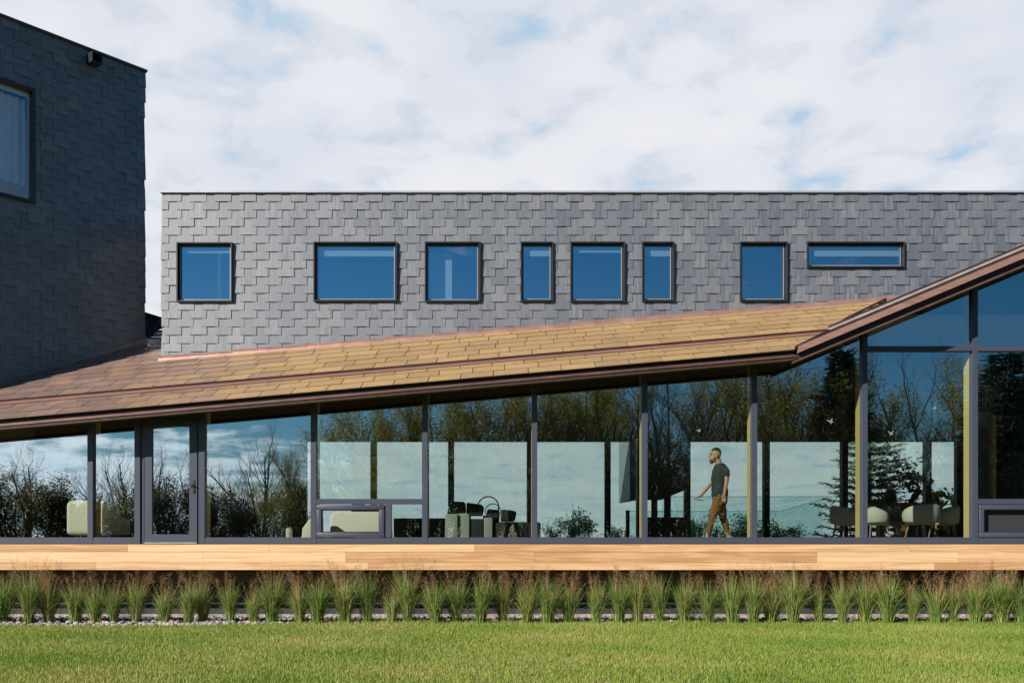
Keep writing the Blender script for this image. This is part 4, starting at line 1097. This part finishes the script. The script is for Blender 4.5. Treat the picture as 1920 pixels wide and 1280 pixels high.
# media console
d = 22.2
mc = empty('media_console', (PX(770, d), d, FLOOR), 'long black media console behind the sofa at its left', 'console')
x0, x1 = PX(738, d), PX(868, d); zt = PZ(971, d)
m = MB(); m.box(x0, x1, d, d+.45, FLOOR+.08, zt); bevel(m.build('cabinet', M['black'], mc), .006, 2)
for k in range(3):
    m = MB(); a = x0+.02+(x1-x0-.04)*k/3; m.box(a+.004, a+(x1-x0-.04)/3-.004, d-.018, d-.001, FLOOR+.10, zt-.03); m.build('door', M['frame_dark'], mc)
for xx in (x0+.06, x1-.06):
    m = MB(); m.box(xx-.03, xx+.03, d+.05, d+.4, FLOOR, FLOOR+.08); m.build('foot', M['black'], mc)
fr = empty('picture_frame', (PX(781, d), d-.2, FLOOR), 'small white standing card in front of the media console', 'card')
m = MB(); x, z = PX(781, d-.2), PZ(985, d-.2); m.hexa([(x-.05, d-.2, z), (x+.05, d-.2, z), (x+.05, d-.19, z), (x-.05, d-.19, z), (x-.06, d-.17, z+.07), (x+.06, d-.17, z+.07), (x+.06, d-.16, z+.07), (x-.06, d-.16, z+.07)]); m.build('card', M['ceramic'], fr)
m = MB(); m.tube([(x, d-.19, FLOOR), (x, d-.19, z)], .012, 8); m.build('stand', M['black'], fr)
# sofa / lounge pieces
d = 19.6
sf = empty('sofa', (PX(900, d), d, FLOOR), 'charcoal sofa with pale sage side panels in the middle bay', 'sofa')
def sb(px0, px1, py0, py1, y0, y1, name, mat, bv=.015, parent=sf):
    m = MB(); m.box(PX(px0, d), PX(px1, d), y0, y1, max(PZ(py1, d), FLOOR+.005) if py1 < 1013 else FLOOR+.005, PZ(py0, d)); o = m.build(name, mat, parent); bevel(o, bv, 3); return o
m = MB()
m.prism([(PX(834, d), FLOOR+.005), (PX(858, d), FLOOR+.005), (PX(858, d), PZ(963, d)), (PX(835, d), PZ(963, d))], 'y', d, d+.8); bevel(m.build('side_panel', M['sage_dark'], sf), .012, 2)
sb(858.5, 880, 963, 1014, d+.06, d+.85, 'armrest', M['sage_dark'])
sb(880.5, 907, 972, 1014, d+.1, d+.9, 'seat', M['char'], .04)
sb(907.5, 923.5, 970, 1014, d-.02, d+.8, 'side_panel', M['sage_dark'])
sb(924, 1014, 978, 1014, d+.05, d+.95, 'chaise', M['char'], .05)
cg = 'cushions piled on the sofa'
def cushion(pts, y0, y1, lab):
    m = MB(); m.prism([(PX(a, d), PZ(b, d)) for a, b in pts], 'y', y0, y1); o = m.build('cushion', M['char']); bevel(o, .035, 4); tag(o, lab, 'cushion', cg)
cushion([(837, 963), (873, 961), (871, 940), (846, 939)], d+.05, d+.40, 'charcoal cushion leaning at the left end of the sofa')
cushion([(874, 966), (904, 966), (907, 949), (902, 945), (874, 941)], d+.10, d+.5, 'charcoal cushion next to the leftmost one on the sofa')
cushion([(910, 970), (936, 972), (936, 955), (914, 953)], d+.15, d+.5, 'charcoal cushion in the middle of the sofa under the hoops')
cushion([(938, 977), (965, 977), (969, 959), (962, 956), (940, 954)], d+.12, d+.5, 'charcoal cushion at the right of the hoops')
d = 20.9
hp = empty('hoop_sculpture', (PX(918, d), d, FLOOR), 'pair of thin black hoops rising behind the sofa', 'sculpture')
def hoop(cx, cy, r, w):
    m = MB(); C = P(cx, cy, d); rr2 = r/F*d
    pts = [C + Vector((math.cos(R(a))*rr2, .0, math.sin(R(a))*rr2)) for a in range(-30, 211, 12)]
    m.tube(pts, w, 8); m.build('hoop', M['black'], hp, True)
hoop(915.5, 950, 19.5, .014); hoop(924.5, 958, 14, .010)
m = MB(); m.box(PX(906, d), PX(936, d), d-.12, d+.12, FLOOR, PZ(966, d)); m.build('pedestal', M['black'], hp)
# dining group
d = 21.3
tb = empty('dining_table', (PX(1672, d), d, FLOOR), 'round walnut dining table near the right', 'table')
tz = PZ(944, d); cx = PX(1672, d)
m = MB(); m.lathe([(.02, tz-.035), (.72, tz-.035), (.78, tz-.02), (.78, tz), (.02, tz)], (cx, d, 0), 40); m.build('tabletop', M['walnut'], tb, False)
for a in (20, 110, 200, 290):
    m = MB(); e = Vector((cx+.36*math.cos(R(a)), d+.36*math.sin(R(a)), 0)); m.box(e.x-.045, e.x+.045, e.y-.045, e.y+.045, FLOOR, tz-.037); m.build('leg', M['walnut'], tb)
def dining_chair():
    root = empty('dining_chair', (0, 0, 0), None, 'dining chair', 'upholstered chairs round the dining table')
    # facing +y; curved shell behind
    outer = []; nph = 22; rows = []
    for i in range(nph+1):
        ph_ = R(-205 + 230*i/nph); c = abs(i-nph/2)/(nph/2)
        top = .80 - .17*c**2.2; bot = .40 + .02*c; r = .32
        ux, uy = math.cos(ph_), math.sin(ph_)
        row = []
        prof = [(r-.03, bot+.02), (r+.005, bot), (r+.03, bot+.03), (r+.045, (bot+top)/2), (r+.045, top-.04), (r+.03, top-.01), (r+.005, top), (r-.02, top-.02), (r-.02, (bot+top)/2), (r-.03, bot+.06)]
        for rr_, z in prof: row.append((ux*rr_, uy*rr_*.92, z))
        rows.append(row)
    m = MB(); m.rings(rows); m.build('backrest', M['sage'], root, True)
    m = MB(); m.lathe([(.02, .37), (.24, .37), (.275, .39), (.285, .42), (.275, .455), (.24, .47), (.02, .475)], (0, .02, 0), 28); m.build('seat', M['sage'], root, True)
    for sx in (-1, 1):
        for sy in (-1, 1):
            m = MB(); m.tube([(sx*.24, sy*.22, 0), (sx*.17, sy*.16, .38)], [.012, .02], 8); m.build('leg', M['legwood'], root)
    return root
dc = dining_chair(); first = True
for px, dd, rot, lb in [(1727, 20.1, 8, 'pale dining chair with its rounded back to the viewer, nearest the glass'), (1766, 20.9, 82, 'dining chair in profile right of the nearest one'), (1640, 20.7, -86, 'pale dining chair in profile at the left of the table beside the yellow post'),
                        (1588, 21.2, -80, 'dark dining chair left of the yellow post in the shade'), (1668, 22.3, 180, 'dining chair across the table with its back to the rear glass')]:
    o = dc if first else copy_tree(dc); first = False
    o.location = (PX(px, dd), dd, FLOOR); o.rotation_euler = (0, 0, R(rot)); o['label'] = lb; o.scale = (1.05, 1.05, 1.0)
# bar stools
def bar_stool():
    root = empty('bar_stool', (0, 0, 0), None, 'stool', 'black bar stools by the last bay')
    m = MB(); m.lathe([(.02, .60), (.15, .60), (.17, .615), (.17, .64), (.15, .655), (.02, .645)], (0, 0, 0), 22); m.build('seat', M['black'], root, True)
    for a in (45, 135, 225, 315):
        m = MB(); c, s = math.cos(R(a)), math.sin(R(a)); m.tube([(c*.20, s*.20, 0), (c*.11, s*.11, .60)], [.014, .018], 8); m.build('leg', M['black'], root)
    m = MB(); m.tube([(.165*math.cos(R(a)), .165*math.sin(R(a)), .22) for a in range(0, 361, 20)], .008, 6); m.build('footrest', M['black'], root, True)
    return root
bs = bar_stool(); bs.location = (PX(1789, 22.3), 22.3, FLOOR-.02+.02); bs['label'] = 'black round bar stool left of the last yellow post'
b2 = copy_tree(bs); b2.location = (PX(1806, 22.9), 22.9, FLOOR); b2.scale = (1, 1, 1.25); b2['label'] = 'taller black bar stool partly behind the last yellow post'
# vase with branches and a dark figure on the table side
vs = empty('vase', (PX(1667, 21.2), 21.2, tz), 'dark vase of leafy branches on the dining table', 'vase')
c = (PX(1669, 21.2), 21.2, tz)
m = MB(); m.lathe([(.02, .0), (.09, .0), (.13, .06), (.14, .16), (.11, .25), (.07, .29), (.08, .31), (.06, .31)], c, 22); m.build('body', M['char'], vs, True)
m = MB(); lf = MB(); q = random.Random(12)
for k in range(13):
    a = R(q.uniform(-15, 190)); l = q.uniform(.5, 1.25); tip = Vector(c)+Vector((math.cos(a)*l*.75+.12, q.uniform(-.25, .25), .3+abs(math.sin(a))*l*.75+.15))
    mid = Vector(c).lerp(tip, .5)+Vector((0, 0, .12)); m.tube([Vector(c)+Vector((0, 0, .25)), mid, tip], [.008, .006, .003], 4, q.random())
    for j in range(26):
        p = mid.lerp(tip, q.uniform(-.1, 1.05))+Vector((q.gauss(0, .05), q.gauss(0, .05), q.gauss(0, .05))); leafq(lf, p, q.uniform(.05, .11), q, q.random(), .7)
m.build('branches', M['black'], vs); lf.build('leaves', M['leaf_dark'], vs)
# driftwood sculpture on a slim stand
d = 22.6
ds = empty('driftwood_sculpture', (PX(1712, d), d, FLOOR), 'black driftwood sculpture behind the nearest dining chair', 'sculpture')
m = MB()
m.tube([P(1712, 960, d), P(1708, 945, d), P(1713, 928, d), P(1724, 917, d), P(1720, 908, d), P(1708, 902, d)], [.05, .07, .05, .03, .04, .05], 8)
m.tube([P(1690, 896, d), P(1700, 893, d), P(1712, 892, d), P(1724, 896, d), P(1730, 899, d)], [.02, .08, .11, .08, .03], 10)
m.tube([P(1704, 920, d), P(1716, 919, d), P(1726, 912, d)], [.05, .035, .02], 7); m.tube([P(1704, 940, d), P(1716, 934, d), P(1728, 918, d)], [.05, .05, .02], 7)
m.build('figure', M['black'], ds, True)
m = MB(); x = PX(1711, d); m.box(x-.16, x+.16, d-.16, d+.16, FLOOR, PZ(957, d)); m.build('plinth', M['black'], ds)
# glass railings outside the rear glass
d = 26.0
gr = empty('glass_railing', (PX(1400, d), d, 1.2), 'frameless glass railing outside behind the walking man', 'railing')
zt = PZ(931, d)
for a, b in zip([1240, 1385.5, 1553], [1385, 1552.5, 1560]):
    m = MB(); m.box(PX(a, d)+.004, PX(b, d)-.004, d, d+.018, 1.2, zt); m.build('panel', M['glass_rail'], gr)
m = MB(); m.box(PX(1240, d), PX(1560, d), d-.008, d+.026, zt, zt+.012); m.build('cap_rail', M['glass_edge'] if 'glass_edge' in M else M['frame'], gr)
d = 26.8
g2 = empty('stair_railing', (PX(1500, d), d, 1.2), 'sloping glass stair railing outside left of the spruce', 'railing')
m = MB(); m.prism([(PX(1180, d), 1.2), (PX(1463, d), 1.2), (PX(1463, d), PZ(958, d)), (PX(1180, d), PZ(958, d))], 'y', d, d+.015); m.build('panel', M['glass_rail'], g2)
m = MB(); m.prism([(PX(1464, d), 1.2), (PX(1542, d), 1.2), (PX(1542, d), PZ(935, d)), (PX(1464, d), PZ(958, d))], 'y', d, d+.015); m.build('panel', M['glass_rail'], g2)
m = MB(); m.tube([P(1180, 958, d), P(1463, 958, d), P(1542, 935, d)], .006, 5); m.build('cap_rail', M['frame'], g2)
m = MB(); m.box(PX(1180, 25.9)-.09, PX(1180, 25.9)+.01, 25.9, 26.0, 0, PZ(956, 25.9)); tag(m.build('gate_post', M['frame_dark']), 'dark post outside at the foot of the grey wing', 'post')

# ================================================================== PERSON
D = 18.45; FL = FLOOR
def W(px, py, dy=0.0): return P(px, py, D) + Vector((0, dy, 0))
M['skin'] = simple('skin', (.58, .33, .225), .55, 0, .08, 8)
M['shirt'] = simple('shirt_cotton', (.034, .050, .046), .9, 0, .15, 14, .5)
M['trouser'] = simple('trouser_cotton', (.25, .105, .026), .85, 0, .18, 10, .5)
M['hair'] = simple('hair_dark', (.045, .026, .017), .8, 0, .3, 90, .6)
M['beard'] = simple('beard_brown', (.15, .06, .025), .85, 0, .3, 90, .6)
M['shoe'] = simple('shoe_grey', (.36, .42, .48), .8, 0, .1, 20)
person = empty('person', (PX(1346, D), D, FL), 'bearded man in dark tee and rust brown trousers walking left behind the glass', 'person')
def limb(mb, joints, rad, sides=14, ell=None):
    """smooth tapered limb through joints"""
    pts = []; rs = []
    J = [Vector(j) for j in joints]
    for i in range(len(J)-1):
        p0 = J[max(i-1, 0)]; p1 = J[i]; p2 = J[i+1]; p3 = J[min(i+2, len(J)-1)]
        for k in range(4):
            t = k/4
            pts.append(.5*((2*p1)+(p2-p0)*t+(2*p0-5*p1+4*p2-p3)*t*t+(3*p1-p0-3*p2+p3)*t**3)); rs.append(rad[i]+(rad[i+1]-rad[i])*t)
    pts.append(J[-1]); rs.append(rad[-1]); mb.tube(pts, rs, sides)
    mb.ellipsoid(J[0], (rad[0],)*3, 12, 8); mb.ellipsoid(J[-1], (rad[-1],)*3, 12, 8)
def torso(mb, secs, sides=22):
    """secs: (px_front, px_back, py, half width, dy) elliptical sections"""
    rows = []
    for f, b, py, hw, dy in secs:
        x0, x1 = PX(f, D), PX(b, D); z = PZ(py, D); c = (x0+x1)/2; r = (x1-x0)/2
        rows.append([(c+r*math.cos(2*math.pi*k/sides), D+dy+hw*math.sin(2*math.pi*k/sides), z+ (x0-x0)) for k in range(sides)])
    mb.rings(rows)
def fuse(o, vox, it=3):
    r = o.modifiers.new('fuse', 'REMESH'); r.mode = 'VOXEL'; r.voxel_size = vox; r.use_smooth_shade = True
    s = o.modifiers.new('smooth', 'SMOOTH'); s.factor = .5; s.iterations = it; return o
def fuse_o(o, v, it):
    fuse(o, v, it); return o
ctex = bpy.data.textures.new('fold_noise', 'CLOUDS'); ctex.noise_scale = .085; ctex.noise_depth = 1
def folds(o, amt):
    dm = o.modifiers.new('folds', 'DISPLACE'); dm.texture = ctex; dm.strength = amt; dm.mid_level = .5; dm.texture_coords = 'LOCAL'; return o
NS, FSd = -.185, .185     # near (left) and far shoulder offsets
body = MB()
torso(body, [(1337, 1362, 928, .150, 0), (1337, 1361, 910, .135, 0), (1337, 1360.5, 895, .135, 0), (1338.5, 1360, 882, .13, 0), (1342.5, 1358, 873, .08, 0), (1345, 1355, 868, .055, 0)])
limb(body, [W(1349, 872), W(1346, 862), W(1343.5, 855)], [.062, .058, .055])
# head: skull, face, nose, ear
qh = Quaternion((0, 1, 0), R(-8)).to_matrix()
body.ellipsoid(W(1342.5, 850.5), (.098, .078, .112), 20, 14, qh)
body.ellipsoid(W(1337.8, 858.5), (.070, .060, .085), 18, 12, qh)
body.tube([W(1332.2, 850), W(1330.0, 854), W(1329.2, 857.2), W(1331.6, 858.3)], [.010, .013, .017, .012], 8)
body.ellipsoid(W(1332.2, 849.8), (.016, .05, .014), 10, 8)
body.ellipsoid(W(1331.2, 861.6), (.012, .028, .010), 10, 6)
for sgn in (-1, 1): body.ellipsoid(W(1342, 855.5, sgn*.080), (.020, .012, .034), 12, 8, Quaternion((0, 1, 0), R(12)).to_matrix())
# near arm hanging, far arm swinging forward
limb(body, [W(1356, 885, NS-.01), W(1358.2, 898, NS-.03), W(1354.2, 922, NS-.035), W(1353.2, 928, NS-.035)], [.048, .044, .029, .027])
limb(body, [W(1349, 884, FSd), W(1339, 902, FSd+.03), W(1319, 926, FSd+.0), W(1316, 929, FSd)], [.052, .042, .029, .027])
def hand(mb, wr, dirv, side, curl, thumb):
    """wr wrist, dirv fingers direction, side = palm width axis"""
    dv_ = Vector(dirv).normalized(); sd = Vector(side).normalized(); nn = dv_.cross(sd)
    pl = .088
    rows = []
    for t, w, h in ((0, .024, .017), (.35, .036, .016), (.75, .041, .0145), (1.0, .038, .012)):
        c = Vector(wr)+dv_*pl*t; rows.append([c + sd*w*math.cos(2*math.pi*k/14) + nn*h*math.sin(2*math.pi*k/14) for k in range(14)])
    mb.rings(rows)
    for i, (o, l) in enumerate(((-.030, .062), (-.010, .076), (.010, .080), (.030, .070))):
        p = Vector(wr)+dv_*pl*.93+sd*o; pts = [p]; dd = dv_.copy()
        for j, f in enumerate((.45, .32, .23)):
            dd = (dd + nn*curl*(.45+.15*i+.1*j)).normalized(); pts.append(pts[-1]+dd*l*f)
        mb.tube(pts, [.0095, .0090, .0082, .0065], 8)
    p = Vector(wr)+dv_*.022-sd*.026*thumb; t1 = (dv_*.75-sd*thumb*.75+nn*.2).normalized(); p2 = p+t1*.042; p3 = p2+(dv_*.95-sd*thumb*.25+nn*.25).normalized()*.032
    mb.tube([p, p2, p3], [.014, .0115, .008], 8)
hand(body, W(1353.4, 926.5, NS-.035), (-.10, -.05, -1), (1, .15, 0), .28, 1)
hand(body, W(1317.2, 927.8, FSd), (-.80, .05, -.55), (.3, .9, -.1), -.25, 1)
# socks
sk = MB()
limb(sk, [W(1327, 997, -.09), W(1325, 1003, -.09), W(1323.5, 1012, -.09)], [.046, .044, .042])
limb(sk, [W(1366, 995, .09), W(1368, 1001, .09), W(1370, 1008, .09)], [.046, .044, .042])
fuse(body.build('body', M['skin'], person), .0055, 2)
sh_ = MB()
torso(sh_, [(1334.2, 1365.2, 930, .178, 0), (1334.5, 1364.5, 922, .172, 0), (1334.6, 1363, 908, .168, 0), (1334.0, 1363.5, 895, .178, 0), (1335, 1364, 884, .185, 0), (1338, 1363.2, 877, .170, 0), (1340.5, 1360, 871.5, .115, 0), (1342, 1357, 868.5, .080, 0)])
limb(sh_, [W(1354.5, 880, NS+.02), W(1357.6, 886.5, NS-.025), W(1357.8, 890, NS-.03)], [.070, .066, .064])
limb(sh_, [W(1351, 880, FSd-.02), W(1347, 886.5, FSd+.02), W(1344.5, 890.5, FSd+.025)], [.070, .066, .064])
folds(fuse_o(sh_.build('t_shirt', M['shirt'], person), .009, 3), .028)
tr_ = MB()
torso(tr_, [(1336, 1363.5, 944, .165, 0), (1335.2, 1363.8, 936, .172, 0), (1336, 1363.2, 928, .160, 0), (1336.5, 1362.5, 924, .152, 0)])
limb(tr_, [W(1345, 940, -.085), W(1339.5, 955, -.095), W(1334.3, 968, -.095), W(1329.5, 988, -.09), W(1326.3, 1003.5, -.09)], [.104, .096, .076, .060, .050])
limb(tr_, [W(1353, 940, .085), W(1355, 955, .092), W(1357.5, 968, .092), W(1364, 988, .09), W(1368, 1000.5, .09)], [.104, .092, .074, .058, .050])
folds(fuse_o(tr_.build('trousers', M['trouser'], person), .009, 3), .030)
hr = MB()
hr.ellipsoid(W(1342.9, 847.9), (.099, .070, .100), 20, 14, qh); 
hq = hr.build('hair', M['hair'], person, True)
bd = MB()
bd.ellipsoid(W(1335.2, 863.0), (.052, .050, .052), 16, 10); bd.ellipsoid(W(1338.6, 859.5), (.040, .0655, .050), 16, 10); bd.ellipsoid(W(1334.0, 866.5), (.034, .036, .034), 12, 8)
fuse(sk.build('socks', M['shoe'], person), .009, 2)
fuse(bd.build('beard', M['beard'], person), .007, 2)
ey = MB()
for sgn in (-1, 1): ey.ellipsoid(W(1333.0, 852.3, sgn*.030), (.012, .012, .008), 10, 8)
ey.build('eyes', M['black'], person, True)
for nm_, ax, ay, az, dy, pit in (('shoe', 1322.5, 1012, 0, -.09, 12), ('shoe', 1369, 1008.5, 0, .09, -28)):
    s = MB(); c = W(ax, ay, dy); rot = Quaternion((0, 1, 0), R(pit)).to_matrix()
    s.ellipsoid(c + rot @ Vector((-.075, 0, -.030)), (.135, .046, .040), 16, 10, rot); s.ellipsoid(c + rot @ Vector((.015, 0, -.005)), (.060, .045, .058), 14, 10, rot)
    fuse(s.build(nm_, M['shoe'], person), .008, 2)
kc = MB(); kc.tube([W(1344.3, 928, -.175), W(1343.2, 931, -.18), W(1344.5, 934.5, -.182), W(1346.3, 931.5, -.18), W(1344.8, 928, -.176)], .006, 6); kc.build('key_clip', simple('brass_clip', (.75, .6, .3), .35, .6, .1, 5), person)
ph_ = empty('phone', W(1312.5, 934, FSd), 'small dark phone held in the leading hand of the man', 'phone')
m = MB(); m.box(PX(1309, D), PX(1322.5, D), D+FSd-.045, D+FSd+.025, PZ(937.2, D), PZ(936.4, D)); bevel(m.build('case', M['black'], ph_), .003, 2)
m = MB(); m.box(PX(1309.7, D), PX(1321.8, D), D+FSd-.040, D+FSd+.020, PZ(936.35, D), PZ(936.25, D)); m.build('screen', M['frame_dark'], ph_)

# ================================================================== CAMERA, SUN, SKY
cam = bpy.data.cameras.new('camera'); co = bpy.data.objects.new('camera', cam); COL.objects.link(co)
co.location = (0, 0, CAMZ); co.rotation_euler = (R(90), 0, 0)
cam.sensor_width = 36; cam.lens = 36*F/1920; cam.shift_y = (HY-640)/1920.0; cam.clip_end = 3000; cam.clip_start = .1
scene.camera = co
AZ, EL = R(48), R(27)
sd = Vector((-math.sin(AZ)*math.cos(EL), -math.cos(AZ)*math.cos(EL), math.sin(EL)))
sl = bpy.data.lights.new('sun', 'SUN'); sl.energy = 5.0; sl.angle = R(.55); sl.color = (1.0, .945, .86)
sun = bpy.data.objects.new('sun', sl); COL.objects.link(sun); sun.rotation_euler = (-sd).to_track_quat('-Z', 'Y').to_euler(); sun.location = (-20, -20, 20)

wd = bpy.data.worlds.new('World'); scene.world = wd; wd.use_nodes = True
nt = wd.node_tree; nt.nodes.clear()
sky = N(nt, 'ShaderNodeTexSky'); sky.sky_type = 'NISHITA'; sky.sun_disc = False; sky.sun_elevation = EL; sky.sun_rotation = R(180)+AZ
sky.air_density = 1.0; sky.dust_density = .0; sky.ozone_density = 3.0
tc = N(nt, 'ShaderNodeTexCoord'); sp = N(nt, 'ShaderNodeSeparateXYZ'); L(nt, tc.outputs['Generated'], sp.inputs[0])
zz = math_n(nt, 'MAXIMUM', sp.outputs['Z'], .0)
den = math_n(nt, 'ADD', zz, .16)
cx_ = math_n(nt, 'DIVIDE', sp.outputs['X'], den); cy_ = math_n(nt, 'DIVIDE', sp.outputs['Y'], den)
cv = N(nt, 'ShaderNodeCombineXYZ'); L(nt, cx_, cv.inputs[0]); L(nt, cy_, cv.inputs[1]); cv.inputs[2].default_value = 3.7
n1 = N(nt, 'ShaderNodeTexNoise'); n1.inputs['Scale'].default_value = 6.8; n1.inputs['Detail'].default_value = 8; n1.inputs['Roughness'].default_value = .55; n1.inputs['Distortion'].default_value = .25
L(nt, cv.outputs[0], n1.inputs['Vector'])
n2 = N(nt, 'ShaderNodeTexNoise'); n2.inputs['Scale'].default_value = 3.4; n2.inputs['Detail'].default_value = 7; n2.inputs['Roughness'].default_value = .5
L(nt, cv.outputs[0], n2.inputs['Vector'])
def smooth(a, b, v):
    n = N(nt, 'ShaderNodeMapRange'); n.interpolation_type = 'SMOOTHSTEP'; n.inputs['From Min'].default_value = a; n.inputs['From Max'].default_value = b
    L(nt, v, n.inputs['Value']); return n.outputs[0]
front = math_n(nt, 'MULTIPLY', smooth(.38, .74, sp.outputs['Y']), math_n(nt, 'SUBTRACT', 1.0, smooth(.55, .75, sp.outputs['Z'])))
low = math_n(nt, 'SUBTRACT', 1.0, smooth(.04, .17, sp.outputs['Z']))
# cloud cover: a bright broken deck ahead, low pale banks behind
lefty = smooth(-.05, -.40, sp.outputs['X'])
cov = math_n(nt, 'ADD', math_n(nt, 'MULTIPLY', front, .42), math_n(nt, 'MULTIPLY', low, math_n(nt, 'ADD', .06, math_n(nt, 'MULTIPLY', lefty, .42))))
dn = math_n(nt, 'ADD', n1.outputs['Fac'], cov)
mask = math_n(nt, 'MAXIMUM', smooth(.62, .92, dn), math_n(nt, 'MULTIPLY', front, .94))
ccol = mixc(nt, smooth(.32, .68, n2.outputs['Fac']), (.78, .83, .93), (.93, .945, .99))
thin = math_n(nt, 'MULTIPLY', smooth(.45, .27, n1.outputs['Fac']), front)
ccol = mixc(nt, thin, ccol, (.52, .72, .92))
b1 = N(nt, 'ShaderNodeBackground'); b1.inputs['Strength'].default_value = .055
hs = N(nt, 'ShaderNodeHueSaturation'); hs.inputs['Saturation'].default_value = 1.4; L(nt, sky.outputs[0], hs.inputs['Color']); L(nt, hs.outputs[0], b1.inputs['Color'])
b2 = N(nt, 'ShaderNodeBackground'); L(nt, ccol, b2.inputs['Color'])
L(nt, math_n(nt, 'ADD', .585, math_n(nt, 'MULTIPLY', math_n(nt, 'MULTIPLY', lefty, math_n(nt, 'SUBTRACT', 1.0, front)), .65)), b2.inputs['Strength'])
ms = N(nt, 'ShaderNodeMixShader'); L(nt, mask, ms.inputs[0]); L(nt, b1.outputs[0], ms.inputs[1]); L(nt, b2.outputs[0], ms.inputs[2])
ow = N(nt, 'ShaderNodeOutputWorld'); L(nt, ms.outputs[0], ow.inputs['Surface'])

vs_ = scene.view_settings; scene.display_settings.display_device = 'sRGB'
vs_.view_transform = 'Standard'; vs_.look = 'None'; vs_.exposure = 0.62; vs_.gamma = 1.0; vs_.use_curve_mapping = False
scene.cycles.transparent_max_bounces = 24; scene.cycles.max_bounces = 10; scene.cycles.diffuse_bounces = 3; scene.cycles.caustics_reflective = False; scene.cycles.caustics_refractive = False
scene.cycles.use_denoising = True
